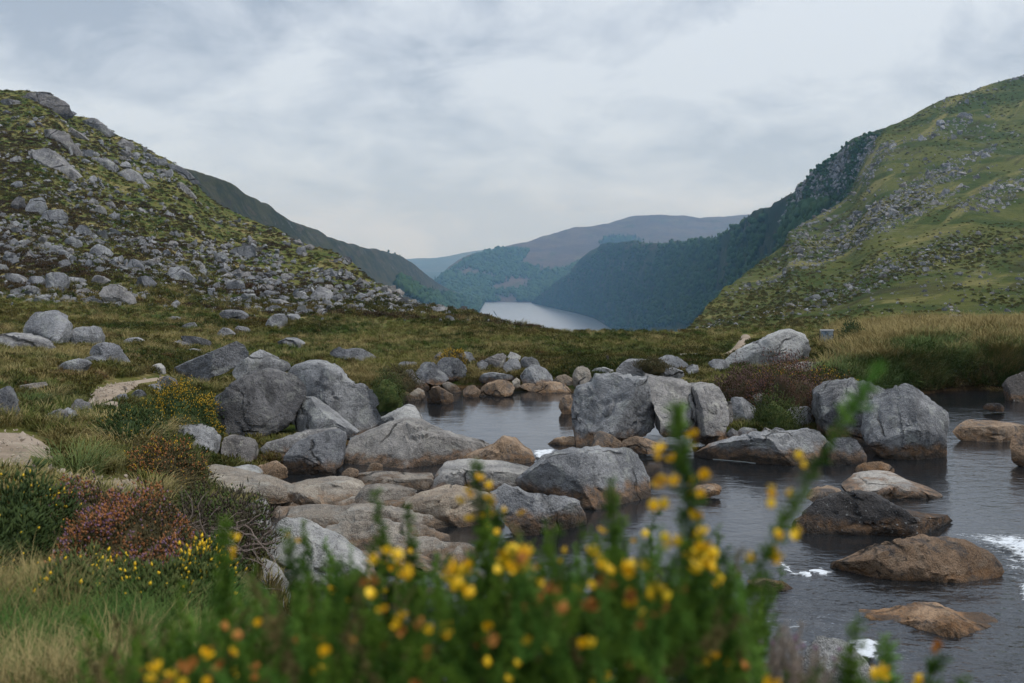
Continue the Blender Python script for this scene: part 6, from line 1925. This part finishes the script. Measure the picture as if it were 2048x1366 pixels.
sprig([(990, 1400), (975, 1200), (965, 1060), (958, 990), (953, 925)], 1.35, [(942, 965, 0, .8), (975, 975, 0, .8), (932, 1005, 0, .9), (988, 1000, 0, .9), (940, 1035, 0, .7), (985, 1020, 0, .9), (985, 1060, 0, .8), (1025, 1035, 0, .7)], dens=560)
sprig([(1030, 1400), (1000, 1200), (985, 1100), (1000, 1020)], 1.4)
sprig([(780, 1400), (775, 1200), (765, 1090), (752, 985)], 1.45, [(770, 1132, 0, .9), (760, 1180, 0, .8)], dens=480)
sprig([(840, 1400), (830, 1200), (822, 1100), (815, 1010)], 1.5, [(815, 1132, 0, .9), (830, 1105, 0, .5)], dens=480)
sprig([(470, 1400), (455, 1250), (448, 1150), (450, 1040)], 1.3, [(455, 1075, 0, .6), (462, 1120, 0, .6)], dens=430)
sprig([(620, 1400), (605, 1250), (590, 1150), (572, 1062)], 1.35, [(578, 1070, 0, .5)], dens=430)
sprig([(1240, 1400), (1232, 1200), (1225, 1060), (1222, 960)], 1.3, [(1195, 1058, 0, .7), (1278, 1082, 0, .7), (1205, 1130, 0, 1.2), (1250, 1140, 0, 1.1), (1215, 1150, 1, 1.1)], dens=460)
sprig([(1275, 1400), (1260, 1200), (1248, 1120), (1240, 1030)], 1.4)
sprig([(1475, 1400), (1460, 1250), (1455, 1150), (1450, 1100)], 1.25, [(1440, 1170, 0, .8)])
sprig([(665, 1400), (672, 1300), (676, 1230), (676, 1130)], 1.4, [(678, 1182, 0, .9)])
sprig([(700, 1420), (690, 1300), (700, 1200), (730, 1150)], 1.3, [(745, 1170, 1, 1.1)])
sprig([(1060, 1420), (1050, 1300), (1040, 1200), (1032, 1110)], 1.2, [(1030, 1120, 0, 1.3), (1040, 1130, 0, 1.2), (1018, 1128, 0, 1.1), (1072, 1165, 0, .8)])
sprig([(930, 1420), (925, 1300), (920, 1220), (918, 1140)], 1.25, [(922, 1145, 0, 1.2), (910, 1160, 0, 1.1), (930, 1190, 0, .9)])
sprig([(1120, 1420), (1125, 1300), (1130, 1200), (1135, 1115)], 1.3, [(1132, 1120, 0, .7), (1115, 1180, 1, .9), (1065, 1200, 1, 1.1)])
sprig([(1695, 1420), (1698, 1350), (1705, 1300), (1715, 1240)], 1.2, dens=430)
sprig([(1780, 1420), (1778, 1380), (1775, 1330), (1772, 1275)], 1.25, dens=430, mat=G_SPINEP)
sprig([(1840, 1440), (1850, 1390), (1870, 1340), (1890, 1310)], 1.2, [(1855, 1300, 1, .9), (1760, 1355, 0, 1.2), (1765, 1362, 0, 1.1), (1840, 1362, 0, .9)], dens=400)
# rounded mass of shorter sprigs below them
TOPL = [(-60, 1480), (120, 1400), (260, 1335), (420, 1290), (560, 1240), (640, 1190), (740, 1180), (860, 1190), (940, 1180), (1060, 1150), (1180, 1145), (1300, 1150), (1420, 1165), (1490, 1210), (1540, 1360), (1600, 1460), (1720, 1500), (1900, 1470), (2060, 1480)]
spr_src = []
for k in range(6):
    a = np.cumsum(np.stack([GR_R.normal(0, 0.012, 6), GR_R.normal(0, 0.012, 6), np.full(6, 0.045)], 1), 0)
    V, Fc = sprig_mesh(a - a[0], GR_R, 0.021, 200)
    spr_src.append(mesh_obj('sprig_%d' % k, V, Fc, G_SPINEP if k == 1 else (G_DEAD if k == 4 else G_SPINE), smooth=False))
COL_SPR = source_collection('sprig_sources', spr_src)
Pm, Rm, Sm = [], [], []
for k in range(1250):
    u = GR_R.uniform(-50, 2050)
    vt = np.interp(u, [p[0] for p in TOPL], [p[1] for p in TOPL])
    Y_ = GR_R.uniform(1.0, 1.9)
    v = vt + 112 + abs(GR_R.normal(0, 130)) + 40 * math.sin(u * 0.03 + Y_ * 9)
    if v > 1640 or u < 190:
        continue
    Pm.append(pt(u, v, Y_))
    Rm.append((GR_R.normal(0, .38), GR_R.normal(0, .38), GR_R.uniform(0, 6.28)))
    Sm.append(GR_R.uniform(0.38, 0.72) * Y_ / 1.3)
fo = scatter('foliage', None, np.array(Pm) - GB0, np.array(Rm), np.array(Sm), GR_R.integers(0, 6, len(Pm)), COL_SPR)
fo.parent = gb
# flowers among the mass
for k in range(34):
    u = GR_R.uniform(280, 1560)
    vt = np.interp(u, [p[0] for p in TOPL], [p[1] for p in TOPL])
    v = GR_R.uniform(vt + 20, max(vt + 40, 1380))
    p = pt(u, v, GR_R.uniform(0.98, 1.25))
    kind = 1 if GR_R.uniform() < 0.45 else 0
    for q in range(int(GR_R.integers(1, 3))):
        add_flower(gb, p + GR_R.normal(0, 0.006, 3), kind, 0.85)
for u, v, kind, n_ in [(900, 1150, 0, 4), (925, 1165, 0, 3), (1020, 1125, 0, 4), (1045, 1118, 0, 4), (1205, 1125, 0, 4), (1252, 1140, 0, 4), (1215, 1165, 1, 4), (1402, 1122, 0, 4), (1425, 1128, 0, 3), (1325, 1195, 0, 4), (1285, 1222, 0, 3), (1320, 1232, 1, 3),
                       (1062, 1205, 1, 3), (1150, 1200, 0, 2), (1170, 1215, 1, 3), (1185, 1208, 0, 2), (742, 1172, 1, 3), (755, 1180, 0, 2), (880, 1248, 0, 2), (860, 1240, 1, 2), (945, 1262, 0, 2), (820, 1240, 1, 2), (842, 1275, 0, 2), (460, 1278, 1, 3),
                       (510, 1247, 0, 2), (392, 1345, 0, 3), (360, 1325, 1, 2), (770, 1132, 0, 3), (815, 1132, 0, 3), (1105, 1182, 1, 3), (1120, 1170, 1, 2), (1118, 1330, 0, 2), (1062, 1285, 0, 2), (1135, 1300, 0, 2), (1420, 1345, 0, 3), (980, 1300, 1, 2), (1250, 1175, 1, 3), (1365, 1165, 1, 2), (1290, 1140, 0, 2), (1075, 1120, 1, 2)]:
    p = pt(u, v, GR_R.uniform(1.0, 1.15))
    for q in range(max(1, n_ - 1)):
        add_flower(gb, p + GR_R.normal(0, 0.0075, 3), kind, 1.0)
# faded heather at the right end of the gorse
hb = empty('heather_bush', pt(1600, 1420, 1.5))
tag(hb, 'faded greyish pink heather at the right end of the near gorse, out of focus', 'bush')
HB0 = np.array(hb.location)
L_FADE = plain('faded_heather_leaf', (0.23, 0.18, 0.14), 0.85, 0.1, 0.0, (0.33, 0.27, 0.22), 30).m
Vh, Fh, k0 = [], [], 0
for k in range(46):
    u, v = GR_R.uniform(1490, 1640), GR_R.uniform(1290, 1420)
    tp = np.array([(u, 1480), (u + GR_R.normal(0, 12), (v + 1480) / 2), (u + GR_R.normal(0, 22), v - 25 - 25 * math.sin((u - 1500) / 60))])
    Yh = GR_R.uniform(1.4, 1.75)
    V, Fc = sprig_mesh(np.array([pt(a, b, Yh) for a, b in tp]), GR_R, 0.011, 420)
    Vh.append(V - HB0); Fh.append(Fc + k0); k0 += len(V)
fo2 = mesh_obj('foliage', np.concatenate(Vh), np.concatenate(Fh), L_FADE, parent=hb, smooth=False)
fo2['kind'] = 'stuff'
Dn = GR_R.normal(size=(90, 3)); Dn /= np.linalg.norm(Dn, axis=1)[:, None]
Pf = np.array([pt(GR_R.uniform(1500, 1690), GR_R.uniform(1270, 1380), GR_R.uniform(1.4, 1.7)) for k in range(90)]) - HB0
V, Fc = spikes(Pf, Dn, np.full(90, 0.012), np.full(90, 0.004), GR_R)
fl2 = mesh_obj('flowers', V[:24 * 6], Fc[:24 * 8], F_PUR, parent=hb, smooth=False)
fl2['kind'] = 'stuff'
